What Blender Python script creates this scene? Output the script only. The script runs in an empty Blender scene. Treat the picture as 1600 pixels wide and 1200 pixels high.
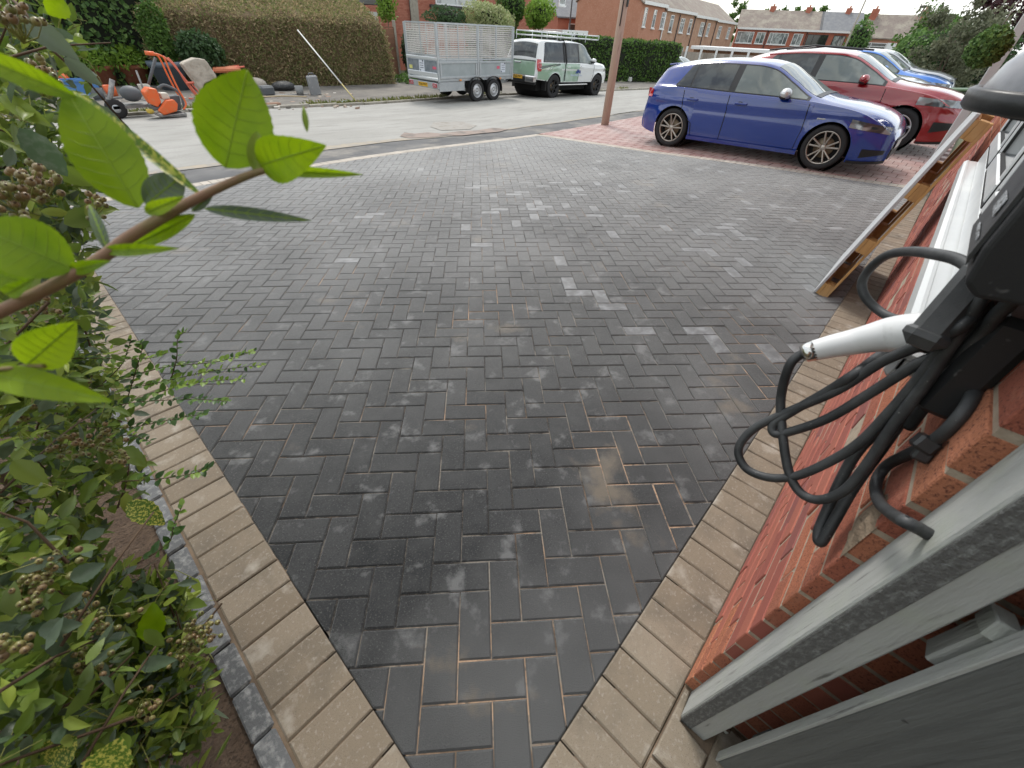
import bpy, bmesh, math, random
import numpy as np
from mathutils import Vector, Matrix
R = math.radians
random.seed(7); rng = np.random.default_rng(11)
scene = bpy.context.scene
COL = scene.collection

# ---------------------------------------------------------------- camera
CAM = np.array([-.10936, -.54555, 1.45429]); FPX = 629.897
_y, _p, _r = R(-5.5541 - 43.0), 0.720752, 0.0476918
def _cammat():
    f = np.array([-math.sin(_y)*math.cos(_p), math.cos(_y)*math.cos(_p), -math.sin(_p)])
    rt = np.array([math.cos(_y), math.sin(_y), 0.]); up = np.cross(rt, f)
    c, s = math.cos(_r), math.sin(_r)
    return c*rt + s*up, -s*rt + c*up, f
RT, UP, FW = _cammat()
cd = bpy.data.cameras.new('camera'); cam = bpy.data.objects.new('camera', cd); COL.objects.link(cam)
cd.sensor_width = 36; cd.lens = FPX/1600*36; cd.clip_start = .02; cd.clip_end = 3000
cd.dof.use_dof = True; cd.dof.focus_distance = 3.0; cd.dof.aperture_fstop = 6.5
cam.matrix_world = Matrix(((RT[0], UP[0], -FW[0], CAM[0]), (RT[1], UP[1], -FW[1], CAM[1]), (RT[2], UP[2], -FW[2], CAM[2]), (0, 0, 0, 1)))
scene.camera = cam

# ---------------------------------------------------------------- sky, sun, exposure
world = bpy.data.worlds.new('World'); scene.world = world; world.use_nodes = True
wn = world.node_tree.nodes; wl = world.node_tree.links
for n in list(wn): wn.remove(n)
SUN_EL, SUN_AZ = R(52), R(35)       # azimuth clockwise from +Y
out = wn.new('ShaderNodeOutputWorld'); bg = wn.new('ShaderNodeBackground'); bg.inputs[1].default_value = .1
sky = wn.new('ShaderNodeTexSky'); sky.sky_type = 'NISHITA'; sky.sun_disc = False
sky.sun_elevation = SUN_EL; sky.sun_rotation = SUN_AZ; sky.dust_density = 2
tc = wn.new('ShaderNodeTexCoord'); mp = wn.new('ShaderNodeMapping'); mp.inputs['Scale'].default_value = (1.3, 1.3, 4.5)
nz = wn.new('ShaderNodeTexNoise'); nz.inputs['Scale'].default_value = 2.6; nz.inputs['Detail'].default_value = 7; nz.inputs['Roughness'].default_value = .6
cr = wn.new('ShaderNodeValToRGB'); cr.color_ramp.elements[0].position = .40; cr.color_ramp.elements[1].position = .60
cr.color_ramp.elements[0].color = (.30, .30, .30, 1); cr.color_ramp.elements[1].color = (1, 1, 1, 1)
nz2 = wn.new('ShaderNodeTexNoise'); nz2.inputs['Scale'].default_value = 5.; nz2.inputs['Detail'].default_value = 5
cc = wn.new('ShaderNodeValToRGB'); cc.color_ramp.elements[0].position = .3; cc.color_ramp.elements[1].position = .7
cc.color_ramp.elements[0].color = (6.0, 6.25, 6.5, 1); cc.color_ramp.elements[1].color = (8.8, 8.8, 8.1, 1)
mx = wn.new('ShaderNodeMix'); mx.data_type = 'RGBA'
wl.new(tc.outputs['Generated'], mp.inputs[0]); wl.new(mp.outputs[0], nz.inputs['Vector']); wl.new(mp.outputs[0], nz2.inputs['Vector'])
wl.new(nz.outputs['Fac'], cr.inputs[0]); wl.new(nz2.outputs['Fac'], cc.inputs[0])
wl.new(cr.outputs[0], mx.inputs[0]); wl.new(sky.outputs[0], mx.inputs[6]); wl.new(cc.outputs[0], mx.inputs[7])
wl.new(mx.outputs[2], bg.inputs[0]); wl.new(bg.outputs[0], out.inputs[0])
sd = bpy.data.lights.new('sun', 'SUN'); sd.energy = 1.0; sd.angle = R(12); sd.color = (1, .96, .9)
sun = bpy.data.objects.new('sun', sd); COL.objects.link(sun)
sv = Vector((math.sin(SUN_AZ)*math.cos(SUN_EL), math.cos(SUN_AZ)*math.cos(SUN_EL), math.sin(SUN_EL)))
sun.rotation_euler = sv.to_track_quat('Z', 'Y').to_euler(); sun.location = (0, 0, 20)
scene.view_settings.view_transform = 'Standard'; scene.view_settings.look = 'None'
scene.view_settings.exposure = 1.12; scene.view_settings.gamma = 1; scene.view_settings.use_curve_mapping = False
scene.render.engine = 'CYCLES'

# ---------------------------------------------------------------- helpers
def g(x, y):                                    # height of the ground: it falls gently to the street
    b = min(y, 15.)
    z = 0. if b < .5 else (-.04*(b-.5)**2/5 if b < 3 else -.04*(1.25+b-3))
    t = min(max((x-3)/6, 0), 1); z -= .13*t*t*(3-2*t)
    return z - .02*min(max(x-14, 0), 40)
def ray(u, v): return (u-800)/FPX*RT - (v-600)/FPX*UP + FW
def at_d(u, v, d): return CAM + ray(u, v)*d                     # depth along the view axis, metres
def at_h(u, v, D): r = ray(u, v); return CAM + r*D/math.hypot(r[0], r[1])
def at_ax(u, v, ax, val): r = ray(u, v); return CAM + r*(val-CAM[ax])/r[ax]
def at_g(u, v, dz=0):
    r = ray(u, v); z = 0
    for _ in range(60):
        p = CAM + r*(z+dz-CAM[2])/r[2]; z = .5*z + .5*g(p[0], p[1])
    return p

class MB:
    def __init__(s): s.v = []; s.f = []; s.m = []; s.sm = []
    def add(s, v, f, m=0, smooth=False):
        o = len(s.v); s.v += [tuple(float(c) for c in p) for p in v]
        s.f += [tuple(i+o for i in q) for q in f]; s.m += [m]*len(f); s.sm += [smooth]*len(f); return s
    def box(s, c, size, rz=0, m=0, ch=0, ry=0, rx=0, M=None):
        hx, hy, hz = size[0]/2, size[1]/2, size[2]/2
        if M is None: M = Matrix.Rotation(rz, 3, 'Z') @ Matrix.Rotation(ry, 3, 'Y') @ Matrix.Rotation(rx, 3, 'X')
        c = Vector(c)
        if ch <= 0:
            P = [(x, y, z) for x in (-hx, hx) for y in (-hy, hy) for z in (-hz, hz)]
            F = [(0, 1, 3, 2), (4, 6, 7, 5), (0, 4, 5, 1), (2, 3, 7, 6), (0, 2, 6, 4), (1, 5, 7, 3)]
        else:
            P = []; idx = {}
            for sx in (-1, 1):
                for sy in (-1, 1):
                    for sz in (-1, 1):
                        for a in range(3):
                            q = [sx*hx, sy*hy, sz*hz]
                            for b in range(3):
                                if b != a: q[b] -= (sx, sy, sz)[b]*ch
                            idx[(sx, sy, sz, a)] = len(P); P.append(tuple(q))
            F = []
            for a in range(3):
                b, d = (a+1) % 3, (a+2) % 3
                for sg in (-1, 1):
                    q = []
                    for (sb, sdd) in ((-1, -1), (1, -1), (1, 1), (-1, 1)):
                        k = [0, 0, 0]; k[a] = sg; k[b] = sb; k[d] = sdd; q.append(idx[(*k, a)])
                    F.append(tuple(q if sg > 0 else q[::-1]))
            for a in range(3):
                b, d = (a+1) % 3, (a+2) % 3
                for sb in (-1, 1):
                    for s2 in (-1, 1):
                        def K(sa, fa):
                            k = [0, 0, 0]; k[a] = sa; k[b] = sb; k[d] = s2; return idx[(*k, fa)]
                        q = (K(-1, b), K(1, b), K(1, d), K(-1, d))
                        F.append(q if sb*s2 > 0 else q[::-1])
            for sx in (-1, 1):
                for sy in (-1, 1):
                    for sz in (-1, 1):
                        q = [idx[(sx, sy, sz, a)] for a in range(3)]
                        F.append(tuple(q if sx*sy*sz > 0 else q[::-1]))
        return s.add([c + M @ Vector(p) for p in P], F, m)
    def beam(s, p0, p1, w, h, m=0, up=(0, 0, 1), ch=0):
        p0 = Vector(p0); p1 = Vector(p1); d = p1-p0; L = d.length; x = d.normalized()
        u = Vector(up)
        if abs(x.dot(u)) > .98: u = Vector((1, 0, 0)) if abs(x.x) < .9 else Vector((0, 1, 0))
        y = u.cross(x).normalized(); z = x.cross(y)
        return s.box((p0+p1)/2, (L, w, h), m=m, ch=ch, M=Matrix((x, y, z)).transposed())
    def tube(s, pts, r, n=8, m=0, cap=True, smooth=True):
        pts = [Vector(p) for p in pts]; rs = r if hasattr(r, '__len__') else [r]*len(pts)
        V = []; F = []; prev = None
        for i, p in enumerate(pts):
            t = (pts[min(i+1, len(pts)-1)] - pts[max(i-1, 0)]).normalized()
            if prev is None:
                a = Vector((0, 0, 1)) if abs(t.z) < .9 else Vector((1, 0, 0)); a = (a - t*a.dot(t)).normalized()
            else: a = (prev - t*prev.dot(t)).normalized()
            prev = a; b = t.cross(a)
            for k in range(n):
                w = 2*math.pi*k/n; V.append(p + (a*math.cos(w) + b*math.sin(w))*rs[i])
        for i in range(len(pts)-1):
            for k in range(n):
                F.append((i*n+k, i*n+(k+1) % n, (i+1)*n+(k+1) % n, (i+1)*n+k))
        s.add(V, F, m, smooth)
        if cap:
            o = len(s.v)-len(V); s.f += [tuple(range(o, o+n))[::-1], tuple(range(o+(len(pts)-1)*n, o+len(pts)*n))]
            s.m += [m, m]; s.sm += [False, False]
        return s
    def lathe(s, prof, c=(0, 0, 0), axis='Z', n=24, m=0, smooth=True):
        V = []; F = []; k = len(prof)
        for i in range(n):
            w = 2*math.pi*i/n; cs, sn = math.cos(w), math.sin(w)
            for (r, h) in prof:
                p = (r*cs, r*sn, h) if axis == 'Z' else ((r*cs, h, r*sn) if axis == 'Y' else (h, r*cs, r*sn))
                V.append((p[0]+c[0], p[1]+c[1], p[2]+c[2]))
        for i in range(n):
            for j in range(k-1):
                q = (i*k+j, ((i+1) % n)*k+j, ((i+1) % n)*k+j+1, i*k+j+1)
                F.append(q if axis != 'Y' else q[::-1])
        return s.add(V, F, m, smooth)
    def prism(s, poly, z0, z1, m=0, ch=0):
        n = len(poly); a = sum(poly[i][0]*poly[(i+1) % n][1]-poly[(i+1) % n][0]*poly[i][1] for i in range(n))
        if a < 0: poly = poly[::-1]
        z0f = z0 if callable(z0) else (lambda x, y: z0); z1f = z1 if callable(z1) else (lambda x, y: z1)
        V = [(x, y, z0f(x, y)) for x, y in poly]
        if ch > 0:
            cx = sum(p[0] for p in poly)/n; cy = sum(p[1] for p in poly)/n
            ins = inset(poly, ch)
            V += [(x, y, z1f(x, y)-ch*.8) for x, y in poly] + [(x, y, z1f(x, y)) for x, y in ins]
            F = [tuple(range(2*n, 3*n))]
            for i in range(n):
                j = (i+1) % n; F += [(i, j, n+j, n+i), (n+i, n+j, 2*n+j, 2*n+i)]
        else:
            V += [(x, y, z1f(x, y)) for x, y in poly]; F = [tuple(range(n, 2*n)), tuple(range(n))[::-1]]
            for i in range(n): j = (i+1) % n; F.append((i, j, n+j, n+i))
        return s.add(V, F, m)
    def sphere(s, c, r, n=8, k=5, m=0, sc=(1, 1, 1)):
        V = [(c[0], c[1], c[2]-r*sc[2])]; F = []
        for j in range(1, k):
            a = math.pi*j/k
            for i in range(n):
                w = 2*math.pi*i/n; V.append((c[0]+r*sc[0]*math.sin(a)*math.cos(w), c[1]+r*sc[1]*math.sin(a)*math.sin(w), c[2]-r*sc[2]*math.cos(a)))
        V.append((c[0], c[1], c[2]+r*sc[2]))
        for i in range(n): F.append((0, 1+(i+1) % n, 1+i)); F.append((len(V)-1, 1+(k-2)*n+i, 1+(k-2)*n+(i+1) % n))
        for j in range(k-2):
            for i in range(n): F.append((1+j*n+i, 1+j*n+(i+1) % n, 1+(j+1)*n+(i+1) % n, 1+(j+1)*n+i))
        return s.add(V, F, m, True)
    def build(s, name, mats, parent=None, rnd=None, kind=None, local=False):
        if not isinstance(mats, (list, tuple)): mats = [mats]
        off = Vector((0, 0, 0))
        if parent is not None and not local:
            q = parent
            while q is not None: off += q.location; q = q.parent
        me = bpy.data.meshes.new(name)
        V = np.array(s.v, dtype=np.float32) - np.array(off, dtype=np.float32)
        me.from_pydata(V.tolist(), [], s.f)
        for mt in mats: me.materials.append(mt)
        me.polygons.foreach_set('material_index', s.m); me.polygons.foreach_set('use_smooth', s.sm)
        if rnd is not None:
            a = me.attributes.new('rnd', 'FLOAT', 'FACE'); a.data.foreach_set('value', np.asarray(rnd, dtype=np.float32))
        me.update()
        return link(name, me, parent, kind)
def link(name, me, parent=None, kind=None):
    o = bpy.data.objects.new(name, me); COL.objects.link(o)
    if parent is not None: o.parent = parent
    if kind: o['kind'] = kind
    return o
def inset(poly, d):
    n = len(poly); out_ = []
    for i in range(n):
        p0 = Vector(poly[i-1]); p1 = Vector(poly[i]); p2 = Vector(poly[(i+1) % n])
        e1 = (p1-p0); e2 = (p2-p1)
        if e1.length < 1e-7 or e2.length < 1e-7: out_.append(tuple(p1)); continue
        e1.normalize(); e2.normalize(); n1 = Vector((-e1.y, e1.x)); n2 = Vector((-e2.y, e2.x))
        b = n1+n2
        k = d/max(.35, (1+n1.dot(n2))/1) if b.length > 1e-6 else 0
        out_.append((p1.x+b.x*k, p1.y+b.y*k))
    return out_
def clip(poly, planes):
    for (nx, ny, c) in planes:                  # keep nx*x+ny*y >= c
        o = []; n = len(poly)
        for i in range(n):
            a, b = poly[i], poly[(i+1) % n]; da = nx*a[0]+ny*a[1]-c; db = nx*b[0]+ny*b[1]-c
            if da >= 0: o.append(a)
            if da*db < 0: t = da/(da-db); o.append((a[0]+(b[0]-a[0])*t, a[1]+(b[1]-a[1])*t))
        poly = o
        if len(poly) < 3: return []
    q = []
    for p in poly:
        if not q or math.hypot(p[0]-q[-1][0], p[1]-q[-1][1]) > 2e-3: q.append(p)
    if len(q) > 2 and math.hypot(q[0][0]-q[-1][0], q[0][1]-q[-1][1]) < 2e-3: q.pop()
    if len(q) < 3: return []
    ar = abs(sum(q[i][0]*q[(i+1) % len(q)][1]-q[(i+1) % len(q)][0]*q[i][1] for i in range(len(q))))/2
    return q if ar > 2e-4 else []
def thing(name, label, cat, loc=(0, 0, 0), rot=(0, 0, 0), group=None):
    o = bpy.data.objects.new(name, None); COL.objects.link(o); o.location = [float(c) for c in loc]; o.rotation_euler = rot
    o.empty_display_size = .1
    return tag(o, label, cat, group)
def tag(o, label, cat, group=None):
    o['label'] = label; o['category'] = cat
    if group: o['group'] = group
    return o
def copy_tree(o, parent=None):
    c = o.copy(); COL.objects.link(c); c.parent = parent
    for ch in list(o.children): copy_tree(ch, c)
    return c

# ---------------------------------------------------------------- materials
def mat(name, col, rough=.6, metal=0., var=(), bump=None, rand=0., randcol=None, coat=0., spec=.5, space='obj', alpha=1., emit=None, sub=0., trans=0., sheen=0.):
    """var: (scale, colour, low, high[, detail, stretch]) layers of noise mixed over the base colour"""
    m = bpy.data.materials.new(name); m.use_nodes = True; N = m.node_tree.nodes; L = m.node_tree.links
    b = N['Principled BSDF']; b.inputs['Roughness'].default_value = rough; b.inputs['Metallic'].default_value = metal
    b.inputs['Specular IOR Level'].default_value = spec; b.inputs['Coat Weight'].default_value = coat; b.inputs['Coat Roughness'].default_value = .04
    b.inputs['Alpha'].default_value = alpha
    if trans: b.inputs['Transmission Weight'].default_value = trans
    if sheen: b.inputs['Sheen Weight'].default_value = sheen; b.inputs['Sheen Roughness'].default_value = .28
    c4 = tuple(col)+(1,)
    b.inputs['Base Color'].default_value = c4
    if not (var or bump or rand or randcol): return m
    if space == 'world': co = N.new('ShaderNodeNewGeometry').outputs['Position']
    else: co = N.new('ShaderNodeTexCoord').outputs['Object']
    cur = None
    if rand or randcol:
        oi = N.new('ShaderNodeObjectInfo'); at = N.new('ShaderNodeAttribute'); at.attribute_name = 'rnd'
        ad = N.new('ShaderNodeMath'); ad.operation = 'ADD'; L.new(oi.outputs['Random'], ad.inputs[0]); L.new(at.outputs['Fac'], ad.inputs[1])
        fr = N.new('ShaderNodeMath'); fr.operation = 'FRACT'; L.new(ad.outputs[0], fr.inputs[0])
        rp = N.new('ShaderNodeValToRGB'); cols = randcol or [tuple(max(0, c*(1-rand)) for c in col), tuple(c*(1+rand) for c in col)]
        e = rp.color_ramp.elements
        e[0].color = tuple(cols[0])+(1,); e[1].color = tuple(cols[-1])+(1,)
        for i in range(1, len(cols)-1):
            q = e.new(i/(len(cols)-1)); q.color = tuple(cols[i])+(1,)
        L.new(fr.outputs[0], rp.inputs[0]); cur = rp.outputs[0]
    for lay in var:
        sc, c2, lo, hi = lay[:4]; det = lay[4] if len(lay) > 4 else 4; st = lay[5] if len(lay) > 5 else None
        n = N.new('ShaderNodeTexNoise'); n.inputs['Scale'].default_value = sc; n.inputs['Detail'].default_value = det; n.inputs['Roughness'].default_value = .62
        if st:
            mp_ = N.new('ShaderNodeMapping'); mp_.inputs['Scale'].default_value = st; L.new(co, mp_.inputs[0]); L.new(mp_.outputs[0], n.inputs['Vector'])
        else: L.new(co, n.inputs['Vector'])
        r_ = N.new('ShaderNodeMapRange'); r_.inputs['From Min'].default_value = lo; r_.inputs['From Max'].default_value = hi
        L.new(n.outputs['Fac'], r_.inputs[0])
        x = N.new('ShaderNodeMix'); x.data_type = 'RGBA'; L.new(r_.outputs[0], x.inputs[0])
        if cur is None: x.inputs[6].default_value = c4
        else: L.new(cur, x.inputs[6])
        x.inputs[7].default_value = tuple(c2)+(1,); cur = x.outputs[2]
    if cur is not None: L.new(cur, b.inputs['Base Color'])
    if bump:
        n = N.new('ShaderNodeTexNoise'); n.inputs['Scale'].default_value = bump[0]; n.inputs['Detail'].default_value = 5; n.inputs['Roughness'].default_value = .65
        L.new(co, n.inputs['Vector'])
        if len(bump) > 3:
            mp_ = N.new('ShaderNodeMapping'); mp_.inputs['Scale'].default_value = bump[3]; L.new(co, mp_.inputs[0]); L.new(mp_.outputs[0], n.inputs['Vector'])
        bp = N.new('ShaderNodeBump'); bp.inputs['Strength'].default_value = bump[1]; bp.inputs['Distance'].default_value = bump[2]
        L.new(n.outputs['Fac'], bp.inputs['Height']); L.new(bp.outputs[0], b.inputs['Normal'])
    return m
def leafmat(name, cols, rough=.45, var=(), tl=.35):
    m = mat(name, cols[0], rough, randcol=cols, var=var, spec=.4)
    N = m.node_tree.nodes; L = m.node_tree.links; b = N['Principled BSDF']
    tr = N.new('ShaderNodeBsdfTranslucent'); ms = N.new('ShaderNodeMixShader'); ms.inputs[0].default_value = tl
    src = b.inputs['Base Color'].links[0].from_socket
    L.new(src, tr.inputs[0]); o = N['Material Output']; L.new(b.outputs[0], ms.inputs[1]); L.new(tr.outputs[0], ms.inputs[2]); L.new(ms.outputs[0], o.inputs[0])
    return m
def mulrand(): pass

W = 'world'
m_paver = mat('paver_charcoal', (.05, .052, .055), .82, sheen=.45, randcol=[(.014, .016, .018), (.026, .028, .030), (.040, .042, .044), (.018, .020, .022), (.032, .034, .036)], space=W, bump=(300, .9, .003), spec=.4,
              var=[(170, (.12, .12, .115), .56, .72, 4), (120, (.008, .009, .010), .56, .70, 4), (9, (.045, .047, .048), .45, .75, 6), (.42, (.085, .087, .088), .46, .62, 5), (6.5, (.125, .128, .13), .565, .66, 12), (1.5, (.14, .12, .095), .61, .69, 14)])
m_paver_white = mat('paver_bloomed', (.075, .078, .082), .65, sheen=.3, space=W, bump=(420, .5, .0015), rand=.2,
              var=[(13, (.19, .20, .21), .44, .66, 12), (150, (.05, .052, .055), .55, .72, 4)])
def dust_sheen(m, col, x0, x1, amt):
    # pale dusty tone; its rise towards the street paints in grazing sky sheen
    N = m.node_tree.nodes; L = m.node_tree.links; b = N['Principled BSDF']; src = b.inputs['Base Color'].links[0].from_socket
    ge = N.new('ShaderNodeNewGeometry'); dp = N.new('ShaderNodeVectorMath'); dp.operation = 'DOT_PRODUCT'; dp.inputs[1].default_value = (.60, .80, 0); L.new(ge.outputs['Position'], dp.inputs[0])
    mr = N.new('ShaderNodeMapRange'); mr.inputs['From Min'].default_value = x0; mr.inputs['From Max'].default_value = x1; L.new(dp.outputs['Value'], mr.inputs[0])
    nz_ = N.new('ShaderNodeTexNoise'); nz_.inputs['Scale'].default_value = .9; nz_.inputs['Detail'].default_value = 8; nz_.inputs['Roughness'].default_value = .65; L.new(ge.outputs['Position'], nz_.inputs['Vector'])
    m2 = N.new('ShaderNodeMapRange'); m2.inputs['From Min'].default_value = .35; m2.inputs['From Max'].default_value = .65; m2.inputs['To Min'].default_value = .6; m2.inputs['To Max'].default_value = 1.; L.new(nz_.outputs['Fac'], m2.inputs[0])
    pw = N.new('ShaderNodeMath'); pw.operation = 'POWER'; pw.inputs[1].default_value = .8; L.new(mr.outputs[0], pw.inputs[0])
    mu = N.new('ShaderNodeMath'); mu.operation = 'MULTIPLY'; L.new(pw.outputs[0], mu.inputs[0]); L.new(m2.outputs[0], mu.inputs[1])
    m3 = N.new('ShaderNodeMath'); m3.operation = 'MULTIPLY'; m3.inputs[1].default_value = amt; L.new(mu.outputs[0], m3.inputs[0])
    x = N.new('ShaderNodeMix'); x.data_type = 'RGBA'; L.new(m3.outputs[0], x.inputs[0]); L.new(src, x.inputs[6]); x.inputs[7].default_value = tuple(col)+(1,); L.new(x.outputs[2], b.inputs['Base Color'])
dust_sheen(m_paver, (.29, .295, .29), .3, 7.0, .85); dust_sheen(m_paver_white, (.34, .345, .34), .3, 7.0, .7)
m_beige = mat('paver_beige', (.21, .172, .128), .85, randcol=[(.185, .148, .106), (.235, .193, .142), (.205, .166, .120), (.255, .212, .160)], space=W, bump=(300, .6, .002),
              var=[(380, (.10, .085, .07), .58, .72, 3), (5, (.14, .118, .09), .48, .72, 5), (7, (.38, .35, .30), .57, .72, 10), (90, (.30, .265, .22), .56, .72, 4)])
m_cream = mat('paver_cream', (.42, .38, .33), .85, rand=.12, space=W, bump=(200, .5, .002), var=[(6, (.3, .27, .23), .5, .75, 6)])
m_joint = mat('jointing_sand', (.022, .020, .018), .95, space=W, var=[(1.3, (.44, .30, .20), .51, .64, 8), (4.5, (.22, .20, .17), .50, .60, 8), (60, (.10, .085, .07), .5, .7, 3)], bump=(300, .6, .003))
m_joint2 = mat('border_joint', (.13, .095, .065), .95, space=W, var=[(7, (.26, .19, .13), .45, .7, 5)], bump=(300, .6, .003))
m_kerb = mat('kerb_granite', (.12, .125, .13), .85, rand=.25, space=W, bump=(160, .8, .004), var=[(45, (.28, .285, .28), .48, .68, 6)])
m_redpave = mat('red_paving', (.30, .10, .075), .6, sheen=.4, randcol=[(.27, .13, .11), (.33, .175, .15), (.30, .15, .13)], space=W, bump=(120, .4, .002), var=[(3, (.42, .31, .28), .42, .66, 6), (80, (.2, .11, .1), .55, .75, 3)])
m_redjoint = mat('red_joint', (.14, .08, .07), .9, space=W)
m_road = mat('road_concrete', (.30, .295, .275), .9, space=W, bump=(70, .5, .004), spec=.3,
             var=[(.35, (.36, .355, .335), .4, .65, 5, (1, 2.5, 1)), (2.2, (.24, .235, .22), .5, .75, 7, (.5, 1.8, 1)), (40, (.2, .195, .18), .55, .8, 3)])
m_sand = mat('road_edge_sand', (.34, .30, .24), .95, space=W, bump=(90, .5, .004), var=[(5, (.27, .26, .24), .45, .6, 6), (1.5, (.38, .31, .235), .5, .7, 4)])
m_tarmac = mat('footway_tarmac', (.085, .087, .09), .9, space=W, bump=(150, .6, .004), var=[(1.5, (.14, .14, .14), .4, .65, 6), (160, (.2, .2, .2), .6, .8, 2), (1.1, (.24, .225, .20), .50, .66, 8)])
m_tarmac2 = mat('far_footway_tarmac', (.13, .12, .11), .95, space=W, bump=(60, .6, .006), var=[(1.2, (.2, .185, .16), .4, .65, 6)])
m_patch = mat('road_patch', (.27, .215, .185), .9, space=W, bump=(30, .8, .01), var=[(3, (.16, .14, .125), .48, .6, 6)])
m_soil = mat('soil', (.10, .065, .043), .95, space=W, bump=(60, 1, .02), var=[(12, (.16, .11, .075), .45, .7, 8), (120, (.05, .033, .022), .5, .7, 4)])
m_ground = mat('far_ground', (.08, .09, .045), .95, space=W, var=[(.3, (.12, .11, .07), .4, .7, 6)])
# ================================================================ the setting
def yfar(x): return 14.45 - .07*(max(min(x, 45), 0)-5)
def ynear(x): return 7.2 if x < 8 else 7.2 - .04*(min(x, 30)-8)
def strip(name, x0, x1, ya, yb, dz, m, nx=60, ny=10, xs=None):
    mb = MB(); xs = np.linspace(x0, x1, nx) if xs is None else xs
    fa = ya if callable(ya) else (lambda x: ya); fb = yb if callable(yb) else (lambda x: yb)
    V = []; F = []
    for x in xs:
        for j in range(ny+1):
            y = fa(x)+(fb(x)-fa(x))*j/ny; V.append((x, y, g(x, y)+dz))
    k = ny+1
    for i in range(len(xs)-1):
        for j in range(ny): F.append((i*k+j, (i+1)*k+j, (i+1)*k+j+1, i*k+j+1))
    mb.add(V, F, 0, True); return mb.build(name, m, kind='structure')
xs_ = sorted(set([-700, -300, -120, -60, -30, -15] + list(np.arange(-8, 60, 1.)) + [80, 120, 200, 400, 900]))
ys_ = sorted([-500, -200, -80, -30, -10, -4, -2, -1, 0, .5, 1, 1.5, 2, 2.5, 3, 3.5, 4, 5, 6, 7, 8, 9, 10, 11, 12, 13, 14, 15, 16, 18, 20, 25, 30, 40, 60, 100, 200, 500, 900])
mb = MB(); V = [(x, y, g(x, y)-.075) for x in xs_ for y in ys_]; k = len(ys_)
F = [(i*k+j, (i+1)*k+j, (i+1)*k+j+1, i*k+j+1) for i in range(len(xs_)-1) for j in range(k-1)]
mb.add(V, F, 0, True); mb.build('ground', m_ground, kind='structure')
rx = np.concatenate([np.arange(-70, -5, 4.), np.arange(-5, 40, .5), np.arange(40, 90, 4.)])
strip('road', 0, 0, lambda x: ynear(x)+.06, lambda x: yfar(x), 0, m_road, ny=14, xs=rx)
strip('road_edge_sand', 0, 0, lambda x: ynear(x)-.06+.05*math.sin(x*2.3)*math.sin(x*.9), lambda x: ynear(x)+.13+.1*math.sin(x*1.7+1)*math.sin(x*.63)+.10*math.sin(x*.4), .004, m_sand, ny=2, xs=np.arange(-6, 26, .12))
strip('footway', 0, 0, 6.262, lambda x: ynear(x)-.02, -.004, m_tarmac, ny=3, xs=rx)
strip('far_footway', 0, 0, lambda x: yfar(x)+.14, lambda x: 24.0 if x < 17 else max(16.2, 22-.36*(x-17)), .035, m_tarmac2, ny=8, xs=rx)
strip('soil_bed', -6, -.425, -4, 6.2, -.03, m_soil, nx=30, ny=24)

# -- kerb stones of the far side, each one a piece of the kerb
kerb = thing('far_kerb', 'weathered pale kerb stones along the far edge of the road', 'kerb'); del kerb['label']; del kerb['category']; kerb['kind'] = 'structure'
m_kst = mat('kerb_concrete', (.33, .31, .27), .9, rand=.15, space=W, bump=(60, .5, .004), var=[(4, (.2, .19, .14), .45, .7, 6)])
for i in range(44):
    x = -8+i*.915; 
    MB().box((x+.455, yfar(x+.455)+.062, g(x, yfar(x))+.0), (.905, .125, .13), rz=-.07 if x > 0 else 0, ch=.012).build('kerb_stone', m_kst, kerb)
# worn patch, shallow pothole in the road and loose edging around it
pp = [at_g(u, v, .005) for (u, v) in ((625, 213), (632, 207), (648, 209), (668, 207), (690, 209), (718, 205), (745, 204), (770, 200), (795, 202), (780, 206), (748, 209), (722, 212), (700, 212), (672, 215), (640, 216))]
mb = MB(); mb.add([(p[0], p[1], g(p[0], p[1])+.009) for p in pp], [tuple(range(len(pp)))]); mb.build('road_patch', m_patch, kind='structure')
pp = [at_g(u, v, .005) for (u, v) in ((672, 198), (678, 191), (720, 190), (745, 196), (735, 202), (690, 204))]
mb = MB(); mb.add([(p[0], p[1], g(p[0], p[1])+.008) for p in pp], [tuple(range(len(pp)))]); mb.build('road_repair', mat('road_repair', (.30, .285, .26), .9, space=W, bump=(30, .8, .01), var=[(6, (.24, .22, .19), .5, .62, 8)]), kind='structure')

# -- driveway: 200 x 100 charcoal blocks laid herringbone at 43 degrees, each its own piece
U = .102; TH = R(-43); cu, su = math.cos(TH), math.sin(TH)
def L2W(u, v): return (U*(u*cu - v*su), U*(u*su + v*cu))
SX0, SY0, SX1, SY1 = 8.86, -.55, 7.86, 5.98       # line of the boundary with the red drive
def sidex(y): return 7.93 + .9*max(0, (3.5-y)/4.2)**1.3 if y < 3.5 else 7.93-.02*(y-3.5)
region = [(1, 0, -.1605), (0, 1, -.5515), (0, -1, -6.06), (-1, 0, -8.76)]
jit = np.random.default_rng(5)
blocks = []
for a in range(-90, 110):
    for b in range(-45, 45):
        for (u, v, w, h) in ((a+2*b, a-2*b, 2, 1), (a+2*b+2, a-2*b-1, 1, 2)):
            cx, cy = L2W(u+w/2, v+h/2)
            if cx < -.4 or cx > 9.1 or cy < -.8 or cy > 6.4: continue
            blocks.append((u, v, w, h, cx, cy))
print('blocks', len(blocks))
drive = thing('driveway', '', ''); del drive['label']; del drive['category']; drive['kind'] = 'structure'
mb = MB(); xs_ = np.arange(-.2, 9.3, .25); ys_ = np.arange(-.6, 6.31, .25); k = len(ys_)
mb.add([(x, y, g(x, y)-.0045) for x in xs_ for y in ys_], [(i*k+j, (i+1)*k+j, (i+1)*k+j+1, i*k+j+1) for i in range(len(xs_)-1) for j in range(k-1)], 0, True)
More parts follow.
